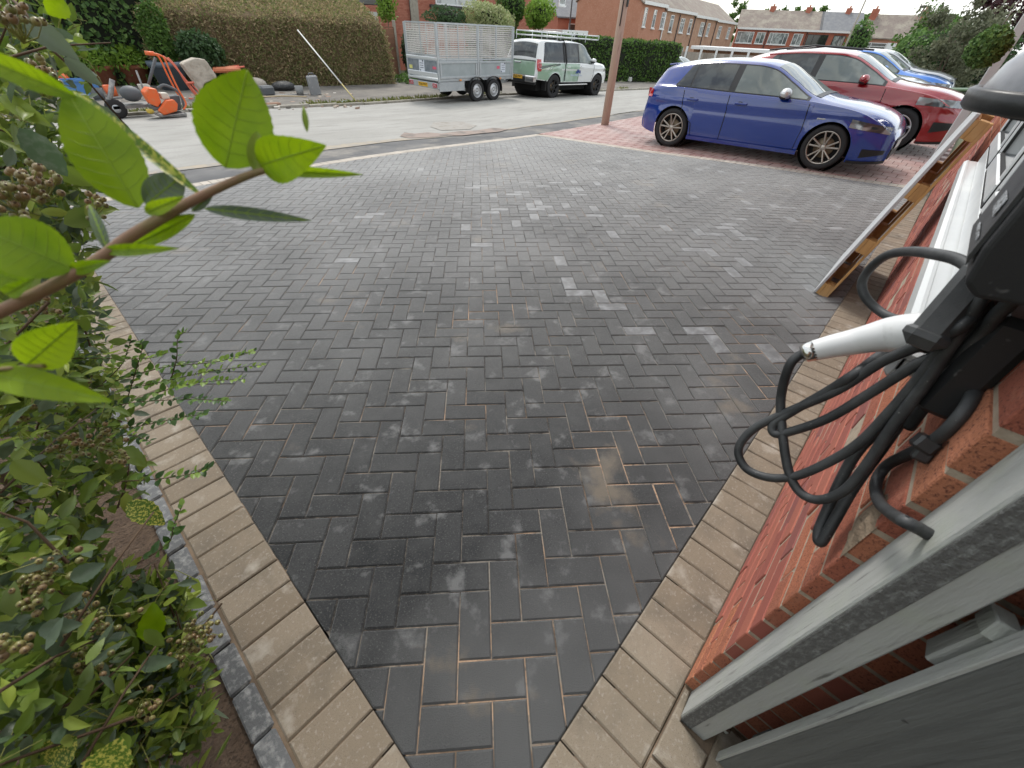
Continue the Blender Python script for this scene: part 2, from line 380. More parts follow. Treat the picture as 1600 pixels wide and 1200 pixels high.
mb.build('jointing_sand', m_joint, drive)
polys = []
for (u, v, w, h, cx, cy) in blocks:
    e = .018
    du, dv = jit.normal(0, .006, 2)
    P = [L2W(u+e+du, v+e+dv), L2W(u+w-e+du, v+e+dv), L2W(u+w-e+du, v+h-e+dv), L2W(u+e+du, v+h-e+dv)]
    pl = [(1, 0, -.1605), (0, 1, -.5515), (0, -1, -6.06)]
    xx = sidex(cy); s_ = (sidex(cy+.1)-sidex(cy-.1))/.2
    nrm = math.hypot(1, s_); pl.append((-1/nrm, s_/nrm, (-xx+s_*cy)/nrm))
    q = clip(P, pl)
    if not q: continue
    d = math.hypot(cx-CAM[0], cy-CAM[1]); 
    dz = jit.normal(0, .0007); tx, ty = jit.normal(0, .004, 2)
    z1 = (lambda x, y, cx=cx, cy=cy, dz=dz, tx=tx, ty=ty: g(x, y)+dz+tx*(x-cx)+ty*(y-cy))
    # how large it shows in the picture
    rel = np.array([cx, cy, g(cx, cy)])-CAM; dep = rel@FW; px = 800+FPX*(rel@RT)/dep; py = 600-FPX*(rel@UP)/dep
    vis = -40 < px < 1640 and -20 < py < 1240
    wht = jit.random() < (.006 if not (2.0 < cx < 8 and -.4 < cy < 3.6) else .075) or (vis and min(math.hypot(px-a, py-b) for a, b in ((940, 463), (955, 482), (1040, 470), (1062, 545), (1118, 537), (1085, 500), (1075, 480), (1150, 425), (820, 345), (845, 322), (905, 300), (985, 335), (1040, 355))) < 9) and jit.random() < .75
    polys.append((dep if vis else 99, q, z1, wht, cx, cy))
polys.sort(key=lambda t: t[0])
for i, (dep, q, z1, wht, cx, cy) in enumerate(polys[:300]):
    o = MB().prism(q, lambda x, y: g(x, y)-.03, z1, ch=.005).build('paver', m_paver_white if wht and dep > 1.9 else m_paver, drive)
mb = MB(); mb2 = MB(); r1 = []; r2 = []
for (dep, q, z1, wht, cx, cy) in polys[300:]:
    t = mb2 if wht else mb; n0 = len(t.f)
    t.prism(q, lambda x, y: g(x, y)-.03, z1, ch=.0052); (r2 if wht else r1).extend([jit.random()]*(len(t.f)-n0))
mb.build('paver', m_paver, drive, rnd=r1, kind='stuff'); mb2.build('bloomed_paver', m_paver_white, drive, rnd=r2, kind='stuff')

# -- beige soldier borders
def border(name, m, mj, rects, bed):
    t = thing(name, '', ''); del t['label']; del t['category']; t['kind'] = 'structure'
    MBb = MB(); (x0, y0, x1, y1) = bed
    nx = max(2, int((x1-x0)/.3)+1); ny = max(2, int((y1-y0)/.3)+1)
    xs = np.linspace(x0, x1, nx); ys = np.linspace(y0, y1, ny)
    MBb.add([(x, y, g(x, y)-.0045) for x in xs for y in ys], [(i*ny+j, (i+1)*ny+j, (i+1)*ny+j+1, i*ny+j+1) for i in range(nx-1) for j in range(ny-1)])
    MBb.build('joint_bed', mj, t)
    for (poly) in rects:
        dz = jit.normal(.0015, .0008); tx = jit.normal(0, .004)
        c = poly[0]
        MB().prism(poly, lambda x, y: g(x, y)-.03, lambda x, y: g(x, y)+dz+tx*(x-c[0]), ch=.005).build('border_block', m, t)
    return t
rc = lambda x0, y0, x1, y1: [(x0, y0), (x1, y0), (x1, y1), (x0, y1)]
bl = []; y = -1.05
while y < 6.02: bl.append(rc(-.3585+jit.normal(0, .001), y+.0018, -.1625, min(y+.1005, 6.05))); y += .1025
border('left_border', m_beige, m_joint2, bl, (-.375, -1.1, -.156, 6.06))
bl = []; x = -.155
while x < 8.75: bl.append(rc(x+.0018, -.7445, x+.1005, -.5535)); x += .1025
border('right_border', m_beige, m_joint2, bl, (-.152, -.7455, 8.85, -.5465))
bl = []; x = -.37
while x < 7.9: bl.append(rc(x+.002, 6.066, x+.100, 6.255)); x += .102
border('street_border', m_cream, m_joint2, bl, (-.37, 6.062, 8.1, 6.258))
t = thing('side_border', '', ''); del t['label']; del t['category']; t['kind'] = 'structure'
mb = MB(); y = -.54; V = []
ysb = np.linspace(-.545, 6.26, 60)
for yy in ysb: V += [(sidex(yy)-.002, yy, g(8, yy)-.0045), (sidex(yy)+.21, yy, g(8, yy)-.0045)]
V = [(x, y, g(x, y)-.004) for x, y, z in V]
mb.add(V, [(2*i, 2*i+1, 2*i+3, 2*i+2) for i in range(59)]); mb.build('joint_bed', m_joint2, t)
while y < 6.05:
    a, b = sidex(y+.002), sidex(y+.1)
    MB().prism([(a+.004, y+.002), (a+.198, y+.002), (b+.198, y+.1), (b+.004, y+.1)], lambda x, y: g(x, y)-.03, lambda x, y: g(x, y)+.002, ch=.005).build('border_block', m_cream, t); y += .102
# dark kerb set on edge beside the shrub bed
t = thing('bed_kerb', '', ''); del t['label']; del t['category']; t['kind'] = 'structure'
y = -1.0
while y < 6.0:
    L = .148
    MB().box((-.394+jit.normal(0, .0015), y+L/2, g(-.4, y)-.058+jit.normal(0, .0015)), (.060, L-.004, .12), rz=jit.normal(0, .012), ry=jit.normal(-.05, .02), ch=.006).build('kerb_block', m_kerb, t); y += L
# second short run of beige blocks against the foot of the gate post
t = thing('threshold', '', ''); del t['label']; del t['category']; t['kind'] = 'structure'
for q in ([(.30, -.752), (.50, -.752), (.50, -.765), (.415, -.775), (.40, -.86), (.30, -.86)], [(.08, -.752), (.292, -.752), (.292, -.86), (.08, -.86)], [(.30, -.866), (.50, -.866), (.50, -.99), (.30, -.99)], [(.08, -.866), (.292, -.866), (.292, -.99), (.08, -.99)], [(-.15, -.752), (.072, -.752), (.072, -.99), (-.15, -.99)]):
    MB().prism(q, -.04, .006+jit.normal(0, .002), ch=.004).build('paving_slab', m_beige, t)
mb = MB(); mb.add([(-.36, -3, -.006), (.7, -3, -.006), (.7, -.748, -.006), (-.36, -.748, -.006)], [(0, 1, 2, 3)]); mb.build('passage_floor', m_joint2, kind='structure')

# -- red block drive of the neighbour
t = thing('red_driveway', '', ''); del t['label']; del t['category']; t['kind'] = 'structure'
mb = MB(); n = 24; m_ = 16
ysr = np.linspace(-.74, 6.27, n); V = []
for yy in ysr:
    for i in range(m_+1):
        x = sidex(yy)+.205 + (17.2-sidex(yy)-.205)*i/m_; V.append((x, yy, g(x, yy)-.006))
mb.add(V, [(j*(m_+1)+i, j*(m_+1)+i+1, (j+1)*(m_+1)+i+1, (j+1)*(m_+1)+i) for j in range(n-1) for i in range(m_)]); mb.build('jointing', m_redjoint, t)
mb = MB(); rr = []; k = 0; x = 7.9
cnt = 0; near = MB
while x < 17.0:
    y = -.74 + (k % 2)*.1
    while y < 6.25:
        P = clip([(x+.006, y+.006), (x+.294, y+.006), (x+.294, y+.194), (x+.006, y+.194)], [(0, -1, -6.258), (0, 1, -.74)])
        xs2 = sidex(y+.1)+.215 if y < 6.0 else 8.12
        P = clip(P, [(1, 0, xs2)]) if P else []
        if P:
            if cnt < 290 and x < 10.9:
                MB().prism(P, lambda x, y: g(x, y)-.03, lambda x, y: g(x, y)+.001, ch=.006).build('red_paver', m_redpave, t); cnt += 1
            else:
                n0 = len(mb.f); mb.prism(P, lambda x, y: g(x, y)-.03, lambda x, y: g(x, y)+.001, ch=.006); rr += [jit.random()]*(len(mb.f)-n0)
        y += .2
    x += .3; k += 1
mb.build('red_paver', m_redpave, t, rnd=rr, kind='stuff')
# ================================================================ the house wall on the right
m_brick = mat('brick_orange', (.42, .15, .08), .9, randcol=[(.44, .14, .07), (.52, .20, .105), (.34, .095, .06), (.48, .16, .085), (.38, .11, .065)], space=W, bump=(170, 1., .009),
              var=[(230, (.15, .045, .03), .54, .68, 3), (14, (.5, .22, .14), .58, .78, 6)])
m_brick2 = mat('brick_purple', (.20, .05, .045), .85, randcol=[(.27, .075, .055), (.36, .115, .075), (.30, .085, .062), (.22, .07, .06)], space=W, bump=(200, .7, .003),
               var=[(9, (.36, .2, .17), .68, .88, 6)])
m_mortar = mat('mortar', (.38, .31, .235), .95, space=W, bump=(180, .8, .004), var=[(20, (.25, .19, .14), .45, .7, 5)])
m_upvc = mat('white_plastic', (.56, .575, .58), .35, space=W, var=[(4, (.66, .67, .66), .5, .75, 5)], coat=.2)
m_gasket = mat('gasket', (.02, .02, .02), .6)
m_glassdark = mat('window_glass', (.03, .035, .038), .03, spec=.9, coat=.6)
house = thing('brick_house', 'orange brick house wall with white window sill running along the right of the driveway', 'house', (.51, -.745, 0))
XW = 8.4
mb = MB(); e_ = .0025
def wallcore(x0, x1, z0, z1): mb.box(((x0+x1)/2, -.745-e_-.05, (z0+z1)/2), (x1-x0, .1, z1-z0))
WX0, WX1, WZ0, WZ1 = .78, 2.68, 1.06, 2.16
wallcore(.51+e_, WX0, -.05, 5.1); wallcore(WX1, XW, -.05, 5.1); wallcore(WX0, WX1, -.05, WZ0); wallcore(WX0, WX1, WZ1, 5.1)
mb.box((.51+e_+.05, -.745-e_-.1-2.4, 2.52), (.1, 4.8, 5.14))
mb.build('wall', m_mortar, house)
bk = []
for c in range(-1, 68):
    z = c*.075+.0375; odd = c % 2
    x = .51 if not odd else .51+.1125
    if odd: bk.append((.51+.05125, -.745-.1075, z, .1025, .215))
    while x < XW:
        w = .215
        if not (z > WZ0-.02 and z < WZ1 and x+w > WX0 and x < WX1):
            bk.append((x+w/2, -.745-.05, z, w, .1))
        elif x < WX0: bk.append(((x+WX0)/2, -.795, z, WX0-x-.004, .1))
        elif x+w > WX1: bk.append(((x+w+WX1)/2, -.795, z, x+w-WX1-.004, .1))
        x += .225
    y = -.745-.1125 if not odd else -.745-.225
    while y > -3.2 and z < 2.4: bk.append((.51+.05, y-.1075, z, .1, .215)); y -= .225
    if not odd: pass
bk = [b for b in bk if b[3] > .02]
bk.sort(key=lambda b: math.dist((b[0]*.6, b[1], b[2]), (CAM[0], CAM[1], .75)) + (2 if b[2] > 1.5 else 0))
mb = MB(); mb2 = MB(); r1 = []; r2 = []
for i, (x, y, z, w, d) in enumerate(bk):
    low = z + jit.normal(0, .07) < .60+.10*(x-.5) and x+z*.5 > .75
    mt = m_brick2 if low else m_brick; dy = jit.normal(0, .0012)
    a = (x+jit.normal(0, .0008), y+dy, z+jit.normal(0, .0008)); sz = (w-.001, d, .065)
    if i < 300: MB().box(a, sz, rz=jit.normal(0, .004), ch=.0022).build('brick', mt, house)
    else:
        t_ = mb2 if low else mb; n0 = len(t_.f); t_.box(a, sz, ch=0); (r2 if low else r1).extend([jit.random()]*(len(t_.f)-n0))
mb.build('brick', m_brick, house, rnd=r1, kind='stuff'); mb2.build('brick', m_brick2, house, rnd=r2, kind='stuff')
# smear of old mortar on the corner
mb = MB(); V = []; nn_ = 16
for i in range(nn_+1):
    for j in range(nn_+1):
        a, b = i/nn_*2-1, j/nn_*2-1; e2 = max(0, 1-(a*a+b*b)**1.5); V.append((.552+a*.044, -.7455+.006*e2+jit.normal(0, .0016)*e2, .872+b*.05+a*.01))
mb.add(V, [(i*17+j, (i+1)*17+j, (i+1)*17+j+1, i*17+j+1) for i in range(16) for j in range(16)], 0, True)
mb.build('mortar_smear', mat('rough_mortar', (.17, .125, .085), .95, bump=(60, 1, .01), var=[(30, (.26, .20, .14), .45, .65, 6)]), house)
# roof of the house: eaves board, soffit, slopes
m_roof = mat('roof_tile', (.12, .085, .07), .9, space=W, bump=(20, .6, .02), var=[(3, (.2, .16, .12), .45, .7, 6)])
mb = MB(); mb.box((4.3, -.62, 5.14), (8.6, .5, .04)); mb.box((4.3, -.37, 5.22), (8.6, .03, .2)); mb.build('eaves', m_upvc, house)
mb = MB(); mb.add([(0, -.34, 5.28), (8.6, -.34, 5.28), (8.6, -4, 7.4), (0, -4, 7.4), (0, -7.6, 5.28), (8.6, -7.6, 5.28)], [(0, 1, 2, 3), (3, 2, 5, 4), (0, 3, 4), (1, 5, 2)]); mb.build('roof', m_roof, house)
# window: sill, frame with casements and panes
win = MB().box((1.73, -.715, 1.072), (2.06, .12, .034), ch=.006)
win.box((1.73, -.662, 1.066), (2.06, .022, .05), ch=.008)
win = win.build('window_sill', m_upvc, house)
fr = MB()
fy = -.728
fr.box((1.73, fy, 1.125), (1.9, .075, .07), ch=.006); fr.box((1.73, fy, 2.12), (1.9, .075, .07), ch=.006)
for x in (.815, 1.42, 2.03, 2.645): fr.box((x, fy, 1.62), (.07, .075, .93), ch=.006)
fo = fr.build('window_frame', m_upvc, house)
mb = MB(); mg = MB(); mp_ = MB()
for x0, x1 in ((.86, 1.38), (1.46, 1.99), (2.07, 2.6)):
    for (a, b, c_, d_) in ((x0, x1, 1.17, 1.22), (x0, x1, 2.03, 2.08), (x0, x0+.05, 1.22, 2.03), (x1-.05, x1, 1.22, 2.03)):
        mb.box(((a+b)/2, -.715, (c_+d_)/2), (b-a, .06, d_-c_), ch=.006)
    for (a, b, c_, d_) in ((x0-.006, x1+.006, 1.162, 1.169), (x0-.008, x0-.001, 1.17, 2.08), (x1+.001, x1+.008, 1.17, 2.08), (x0+.05, x1-.05, 1.221, 1.227), (x0+.05, x0+.056, 1.22, 2.03), (x1-.056, x1-.05, 1.22, 2.03)):
        mg.box(((a+b)/2, -.692, (c_+d_)/2), (b-a, .008, d_-c_))
    mp_.box(((x0+x1)/2, -.735, 1.625), (x1-x0-.09, .01, .82))
mb.build('casement', m_upvc, fo); mg.build('gasket', m_gasket, fo); mp_.build('pane', m_glassdark, fo)

# ---- wall lamp: round black rim under a pale dome
lamp = thing('wall_lamp', 'round wall lamp with grey dome mottled with painted cloud reflection and black rim, high at the right edge', 'lamp', (1.06, -.745, 1.40))
m_blk = mat('black_plastic', (.018, .019, .02), .38, bump=(90, .25, .002), var=[(12, (.05, .05, .052), .5, .75, 5)])
m_dome = mat('dome_cloud_reflection', (.17, .175, .19), .3, var=[(9, (.30, .305, .33), .4, .7, 5), (40, (.36, .35, .32), .62, .8, 4)], coat=.1)  # paler mottling paints cloud reflections into the dome colour
c_ = (1.06, -.652, 1.385)
MB().lathe([(.085, -.004), (.112, -.006), (.119, .000), (.120, .022), (.114, .026), (.098, .024), (.088, .010)], c_, n=40).build('rim', m_blk, lamp)
MB().lathe([(.103, .018), (.102, .03), (.094, .058), (.074, .085), (.045, .102), (.0, .108)], c_, n=36).build('dome', m_dome, lamp)
mb = MB(); mb.lathe([(0, -.012), (.06, -.012), (.06, 0), (.09, 0)], c_, n=20); mb.box((1.06, -.735, 1.41), (.09, .03, .12), ch=.006); mb.build('mount', m_blk, lamp)

# ---- electric car charger on the wall
chg = thing('car_charger', 'black electric car charging unit fixed to the brick wall at the right edge', 'charger', (.64, -.745, 1.26))
m_blk2 = mat('charger_front', (.03, .032, .034), .45, bump=(500, .4, .001), var=[(18, (.055, .058, .06), .42, .7, 6), (90, (.16, .165, .17), .70, .8, 3)])
m_blk3 = mat('charger_side', (.012, .013, .015), .5, bump=(300, .3, .001), var=[(40, (.1, .1, .1), .70, .78, 2)])
def wedge(P, Q, m, parent, name):      # two matching polygons joined
    n = len(P); mb = MB(); mb.add(list(P)+list(Q), [tuple(range(n))[::-1], tuple(range(n, 2*n))] + [(i, (i+1) % n, n+(i+1) % n, n+i) for i in range(n)])
    return mb.build(name, m, parent)
# section of the case in y,z : bottom nose, front leaning out
sec = [(-.744, 1.262), (-.650, 1.250), (-.634, 1.262), (-.628, 1.30), (-.628, 1.62), (-.65, 1.655), (-.744, 1.655)]
co_ = wedge([(.532, y, z) for y, z in sec], [(.700, y, z) for y, z in sec], m_blk3, chg, 'case')
b_ = co_.modifiers.new('bevel', 'BEVEL'); b_.width = .006; b_.segments = 3
sec2 = [(-.6275, 1.275), (-.6235, 1.285), (-.6225, 1.62), (-.6275, 1.63)]
co_ = wedge([(.548, y, z) for y, z in sec2], [(.690, y, z) for y, z in sec2], m_blk2, chg, 'front_cover')
mb = MB()
mb.box((.60, -.6218, 1.33), (.05, .0008, .018)); mb.box((.6, -.6218, 1.30), (.07, .0008, .004)); mb.build('label_print', mat('grey_print', (.32, .34, .36), .6, var=[(200, (.1, .1, .1), .5, .55, 1)]), chg)
# holster that holds the connector
hol = thing('connector_holster', 'black plastic holster below the charger holding the white plug', 'holster', (.62, -.745, 1.1))
a_ = at_d(1452, 520, .545); b2_ = at_d(1512, 452, .52); a_[1] = max(a_[1], -.70)
def frame_between(p, q): return Vector(p), Vector(q)
mb = MB(); p_, q_ = Vector(a_), Vector(b2_); ext = (q_-p_).normalized()
mb.beam(p_-ext*.012, q_+ext*.03, .040, .046, ch=.009, up=(0, 0, 1)); mb.beam(p_-ext*.022, p_+ext*.01, .05, .05, ch=.012)
mb.build('holster_body', m_blk2, hol)
mb = MB(); bb_ = Vector(at_d(1500, 560, .56)); mb.box((bb_.x, -.72, bb_.z), (.07, .05, .16), ch=.01); mb.beam((bb_.x, -.70, bb_.z+.03), q_, .03, .05, ch=.006); mb.build('bracket', m_blk3, hol)

# ---- white connector gun
gun = thing('charging_plug', 'white charging plug with ribbed grip hanging in the cable loops', 'plug', at_d(1262, 550, .70))
m_wht = mat('plug_white', (.66, .67, .675), .4, coat=.15, var=[(40, (.5, .5, .48), .62, .8, 4)])
m_gry = mat('plug_groove', (.16, .165, .17), .5)
gp = [(1271, 548, .705), (1300, 541, .69), (1335, 534, .672), (1362, 528, .655), (1390, 523, .64), (1418, 521, .62), (1448, 520, .60)]
gr = [.0175, .0195, .0215, .0235, .0275, .0300, .0295]
def spl(P, n=8, closed=False):
    P = [np.array(p, float) for p in P]; Q = []
    for i in range(len(P)-1):
        p0 = P[max(i-1, 0)]; p1 = P[i]; p2 = P[i+1]; p3 = P[min(i+2, len(P)-1)]
        for k in range(n):
            t = k/n; Q.append(.5*((2*p1)+(-p0+p2)*t+(2*p0-5*p1+4*p2-p3)*t*t+(-p0+3*p1-3*p2+p3)*t**3))
    Q.append(P[-1]); return Q
G4 = spl([np.append(at_d(u, v, d), r) for (u, v, d), r in zip(gp, gr)], 6)
MB().tube([q[:3] for q in G4], [q[3] for q in G4], n=20).build('grip', m_wht, gun)
for i in range(9):                                                  # ribs and grooves moulded in the grip
    q = G4[6+i*1]; q2 = G4[7+i*1]
    side = Vector(np.cross(q2[:3]-q[:3], FW)).normalized(); tc_ = Vector(-FW)
    if side.z > 0: side = -side
    c0 = Vector(q[:3]) + (tc_*.93+side*.10)*q[3]; c1 = Vector(q2[:3]) + (tc_*.62+side*.72)*q[3]
    MB().beam(c0, c1, .0034, .0034).build('rib', m_gry, gun)
for off in (.15, .55):
    L_ = []
    for k in range(17, 36):
        q = G4[k]; d_ = Vector(G4[min(k+1, len(G4)-1)][:3]-G4[max(k-1, 0)][:3]).normalized(); s_ = d_.cross(Vector(FW)).normalized()
        if s_.z > 0: s_ = -s_
        o_ = off + (.35*max(0, (24-k)/7) if k < 24 else 0)
        L_.append(Vector(q[:3]) + (s_*math.sin(o_)+Vector(-FW)*math.cos(o_))*q[3]*1.0)
    MB().tube(L_, .0009, 5).build('groove', m_gry, gun)
e0 = Vector(G4[-1][:3]); ed = (Vector(G4[-1][:3])-Vector(G4[-3][:3])).normalized()
MB().tube([e0, e0+ed*.004, e0+ed*.006, e0+ed*.012, e0+ed*.014, e0+ed*.03], [.031, .031, .028, .028, .0305, .0305], n=20).build('collar', m_blk, gun)
s0 = Vector(G4[0][:3]); sdn = (Vector(G4[0][:3])-Vector(G4[2][:3])).normalized()
MB().tube([s0-sdn*.002, s0+sdn*.012, s0+sdn*.018], [.0178, .0165, .0125], n=18).build('gland_nut', mat('chrome', (.6, .6, .58), .18, 1.), gun)

# ---- cable loops
m_cab = mat('cable_rubber', (.020, .022, .024), .5, space=W, bump=(300, .25, .001), var=[(14, (.055, .058, .06), .42, .68, 5), (160, (.22, .22, .21), .68, .78, 3)])
def cdep(u, v):
    return .50 + max(0, 1533-u)/373*.31
def cable(pts, rr=.0085, dd=0., tail=None):
    out_ = []
    for p in pts:
        u, v = p[:2]; d = (p[2] if len(p) > 2 else cdep(u, v)) + dd
        r_ = ray(u, v); wd = (-.745+rr+.002-CAM[1])/r_[1]
        if wd > 0: d = min(d, wd)
        out_.append(CAM+r_*d)
    return [Vector(q) for q in spl(out_, 7)]
CAB = dict(
    A=[(1268, 549, .71), (1248, 556, .72), (1232, 575, .73), (1220, 623), (1223, 679), (1232, 735), (1249, 768), (1278, 781), (1317, 768), (1351, 731), (1395, 666), (1447, 597), (1490, 532), (1533, 467), (1560, 420)],
    B=[(1560, 450, .52), (1501, 510, .515), (1447, 536), (1377, 566), (1308, 610), (1230, 644), (1178, 670), (1154, 701), (1165, 731), (1200, 746), (1243, 744), (1295, 722), (1343, 692), (1386, 649), (1425, 605), (1473, 545), (1540, 460)],
    C=[(1545, 500, .54), (1477, 549, .56), (1429, 571), (1360, 614), (1295, 653), (1243, 672), (1212, 678), (1209, 663), (1243, 640), (1295, 610), (1343, 579), (1382, 551, .70), (1450, 520, .66)],
    D=[(1545, 440, .50), (1501, 408, .55), (1460, 397, .60), (1421, 393, .68), (1386, 399, .74), (1360, 419, .78), (1347, 441, .80), (1351, 462, .80), (1369, 482, .79), (1395, 497, .76), (1440, 505, .70)],
    E=[(1540, 490, .52), (1477, 560, .58), (1447, 588, .6), (1395, 649, .64), (1343, 701, .68), (1317, 744, .70), (1295, 792, .71), (1279, 832, .71), (1283, 847, .70), (1304, 813, .69), (1334, 761, .68), (1377, 701, .66), (1421, 640, .62), (1468, 588, .58), (1570, 470, .53)],
    G=[(1600, 455, .46), (1560, 490, .49), (1533, 523, .52), (1496, 561, .55), (1470, 600, .58), (1420, 668, .64)])
cab = thing('charging_cable', 'long black charging cable looped several times from the charger over the brick wall', 'cable', (.6, -.70, 1.0))
for k, P in CAB.items():
    MB().tube(cable(P, .0080, dd=(.02 if k in 'E' else 0)), .0080 if k != 'E' else .0088, 14).build('cable_loop', m_cab, cab)
sup = thing('supply_cable', 'black supply cable clipped down the brick corner and passing behind the gate post', 'cable', (.55, -.735, 1.0))
FP = [(1548, 500, .9), (1533, 549, .9), (1529, 588, .9), (1516, 627, .9), (1490, 662, .9), (1460, 688, .9), (1421, 709, .9), (1386, 727, .9), (1369, 753, .9), (1373, 783, .9), (1395, 804, .9), (1416, 816, .9)]
EXT = [Vector((.515, -.765, .80)), Vector((.50, -.80, .79))]
fpts = cable(FP, .0085); fpts += [Vector(at_ax(1428, 822, 1, -.751)), Vector(at_ax(1438, 827, 1, -.759)), Vector(at_ax(1438, 827, 1, -.759))+Vector((.004, -.03, -.006))]; fpts = [fpts[0]]+[b for a, b in zip(fpts[:-1], fpts[1:]) if (b-a).length > .0015]; MB().tube(fpts, .0085, 12).build('cable_run', m_cab, sup)
q = Vector(at_ax(1451, 696, 1, -.735)); mb = MB(); mb.box(q+Vector((0, .004, 0)), (.034, .026, .024), rx=.2, ry=.5, ch=.004); mb.box(q+Vector((-.012, .0, -.012)), (.018, .02, .018), ry=.5, ch=.003); mb.build('cable_clip', m_blk, sup)

# ---- gate post and gate
m_paint = mat('weathered_paint', (.37, .38, .365), .75, space=W, bump=(70, .9, .005, (1, 1, .12)), var=[(30, (.32, .33, .31), .46, .70, 7, (1, 1, .08)), (75, (.12, .12, .11), .60, .70, 7, (1, 1, .06)), (12, (.36, .38, .34), .5, .7, 5)])
m_arris = mat('bare_rough_wood', (.13, .13, .125), .9, space=W, bump=(110, 1., .01), var=[(130, (.24, .25, .24), .48, .66, 7, (1, 1, .35)), (12, (.17, .10, .075), .66, .76, 5)])
post = thing('gate_post', 'square grey painted timber gate post against the brick corner, bottom right', 'post', (.465, -.80, 0))
MB().box((.4685, -.8075, .95), (.085, .0750, 1.95), ch=.003).build('post_timber', m_paint, post)
MB().box((.4255, -.790, .95), (.005, .031, 1.95), ch=.0015).build('worn_edge', m_arris, post)
m_gateshade = mat('gate_paint_shaded', (.12, .127, .122), .75, space=W, rand=.10, bump=(90, .9, .006, (1, 1, .07)), var=[(26, (.085, .09, .088), .42, .66, 7, (1, 1, .06)), (60, (.17, .18, .175), .58, .76, 7, (1, 1, .05)), (22, (.03, .03, .03), .70, .74, 3)])  # darker copy of the post paint: shade on the gate put into its colour
gate = thing('timber_gate', 'grey boarded timber gate darkened as in shade at the bottom right corner', 'gate', (.41, -.883, 0))
for i in range(9):
    y = -.883-.062-i*.126
    MB().box((.412, y, .95), (.022, .1245, 1.86), ch=.0025).build('board', m_gateshade, gate)
MB().box((.4125, -.8795, .95), (.024, .006, 1.86), ch=.001).build('edge_strip', m_paint, gate)
mb = MB()
for z in (.22, .95, 1.7): mb.box((.44, -1.44, z), (.032, 1.1, .09), ch=.004)
mb.build('rail', m_gateshade, gate)
q = at_ax(1500, 1000, 0, .452); lat = thing('latch_keep', 'pale metal latch box in the gap between gate and brickwork', 'latch', (.452, q[1], q[2]))
MB().box((.456, -.884, q[2]-.005), (.035, .020, .11), ch=.003).build('keep_body', m_paint, lat); MB().box((.452, -.880, q[2]+.06), (.04, .025, .03), ry=.3, ch=.002).build('lip', m_paint, lat)
hg = thing('gate_bolt', 'small rusty bolt low down behind the gate post', 'bolt', (.46, -.86, .06)); MB().tube([(.47, -.845, .055), (.47, -.875, .06)], .006, 8).build('bolt_rod', mat('rusty_steel', (.12, .08, .06), .7, .4), hg); MB().box((.48, -.86, .045), (.03, .03, .012), ch=.002).build('plate', m_paint, hg)

# ---- pallet leaning on the wall
m_pine = mat('pallet_pine', (.46, .27, .10), .7, rand=.16, bump=(30, .5, .003, (1, 1, 9)), var=[(10, (.33, .18, .065), .48, .7, 6, (4, 4, .5)), (3, (.5, .33, .16), .5, .7, 4)])
m_whb = mat('weathered_board', (.47, .48, .49), .7, rand=.08, bump=(20, .4, .002, (1, 1, 6)), var=[(8, (.36, .37, .38), .5, .72, 6, (3, 3, .4))])
pal = thing('wooden_pallet', 'long pine pallet with pale weathered face leaning against the brick wall', 'pallet', (3.6, -.36, 0))
d_ = Vector((0, -.205, .979)).normalized(); t_ = Vector((0, -.979, -.205)).normalized(); O_ = Vector((3.6, -.352, .004))
PM = Matrix((Vector((1, 0, 0)), t_, d_)).transposed()
def pbox(a, c, b, sa, sc_, sb, mt, nm): MB().box(O_+Vector((1, 0, 0))*a+t_*c+d_*b, (sa, sc_, sb), M=PM, ch=.002).build(nm, mt, pal)
for i in range(7): pbox(.07+i*.142, .009, .61, .132, .018, 1.22, m_whb, 'deck_board')
for b in (.05, .42, .80, 1.15):
    pbox(.5, .029, b, 1.0, .020, .095, m_pine, 'cross_board')
    for a in (.045, .5, .955): pbox(a, .063, b, .09, .046, .10, m_pine, 'block')
for a in (.035, .5, .965): pbox(a, .094, .60, .07, .016, 1.20, m_pine, 'bottom_batten')
# ---- unseen house and fence, added to block sky light from behind
m_bkN = mat('side_brickwork', (.26, .10, .06), .9, var=[(9, (.36, .16, .1), .5, .75, 5)])
nh = thing('unseen_blocker_house', 'unseen brick house added on the left to block sky light', 'house', (-8, -5, 0))
MB().box((-8.6, -5.6, 2.6), (8.4, 8.6, 5.4)).build('wall', m_bkN, nh)
mb = MB(); mb.add([(-4.1, -1.0, 5.3), (-4.1, -10.2, 5.3), (-8.6, -5.6, 7.9), (-13.1, -1.0, 5.3), (-13.1, -10.2, 5.3)], [(0, 1, 2), (3, 2, 4), (0, 2, 3), (1, 4, 2)]); mb.build('roof', m_roof, nh)
pfn = thing('unseen_blocker_fence', 'unseen tall boarded fence added behind the camera to block sky light', 'fence', (-.6, -3.2, 0))
for i in range(22): MB().box((-2.6+.15*i, -3.25, 1.0), (.145, .02, 2.1)).build('board', m_gateshade, pfn)
for i in range(22): MB().box((-1.35, -3.2+.15*i*.6, 1.05), (.02, .088, 2.1)).build('board', m_gateshade, pfn)
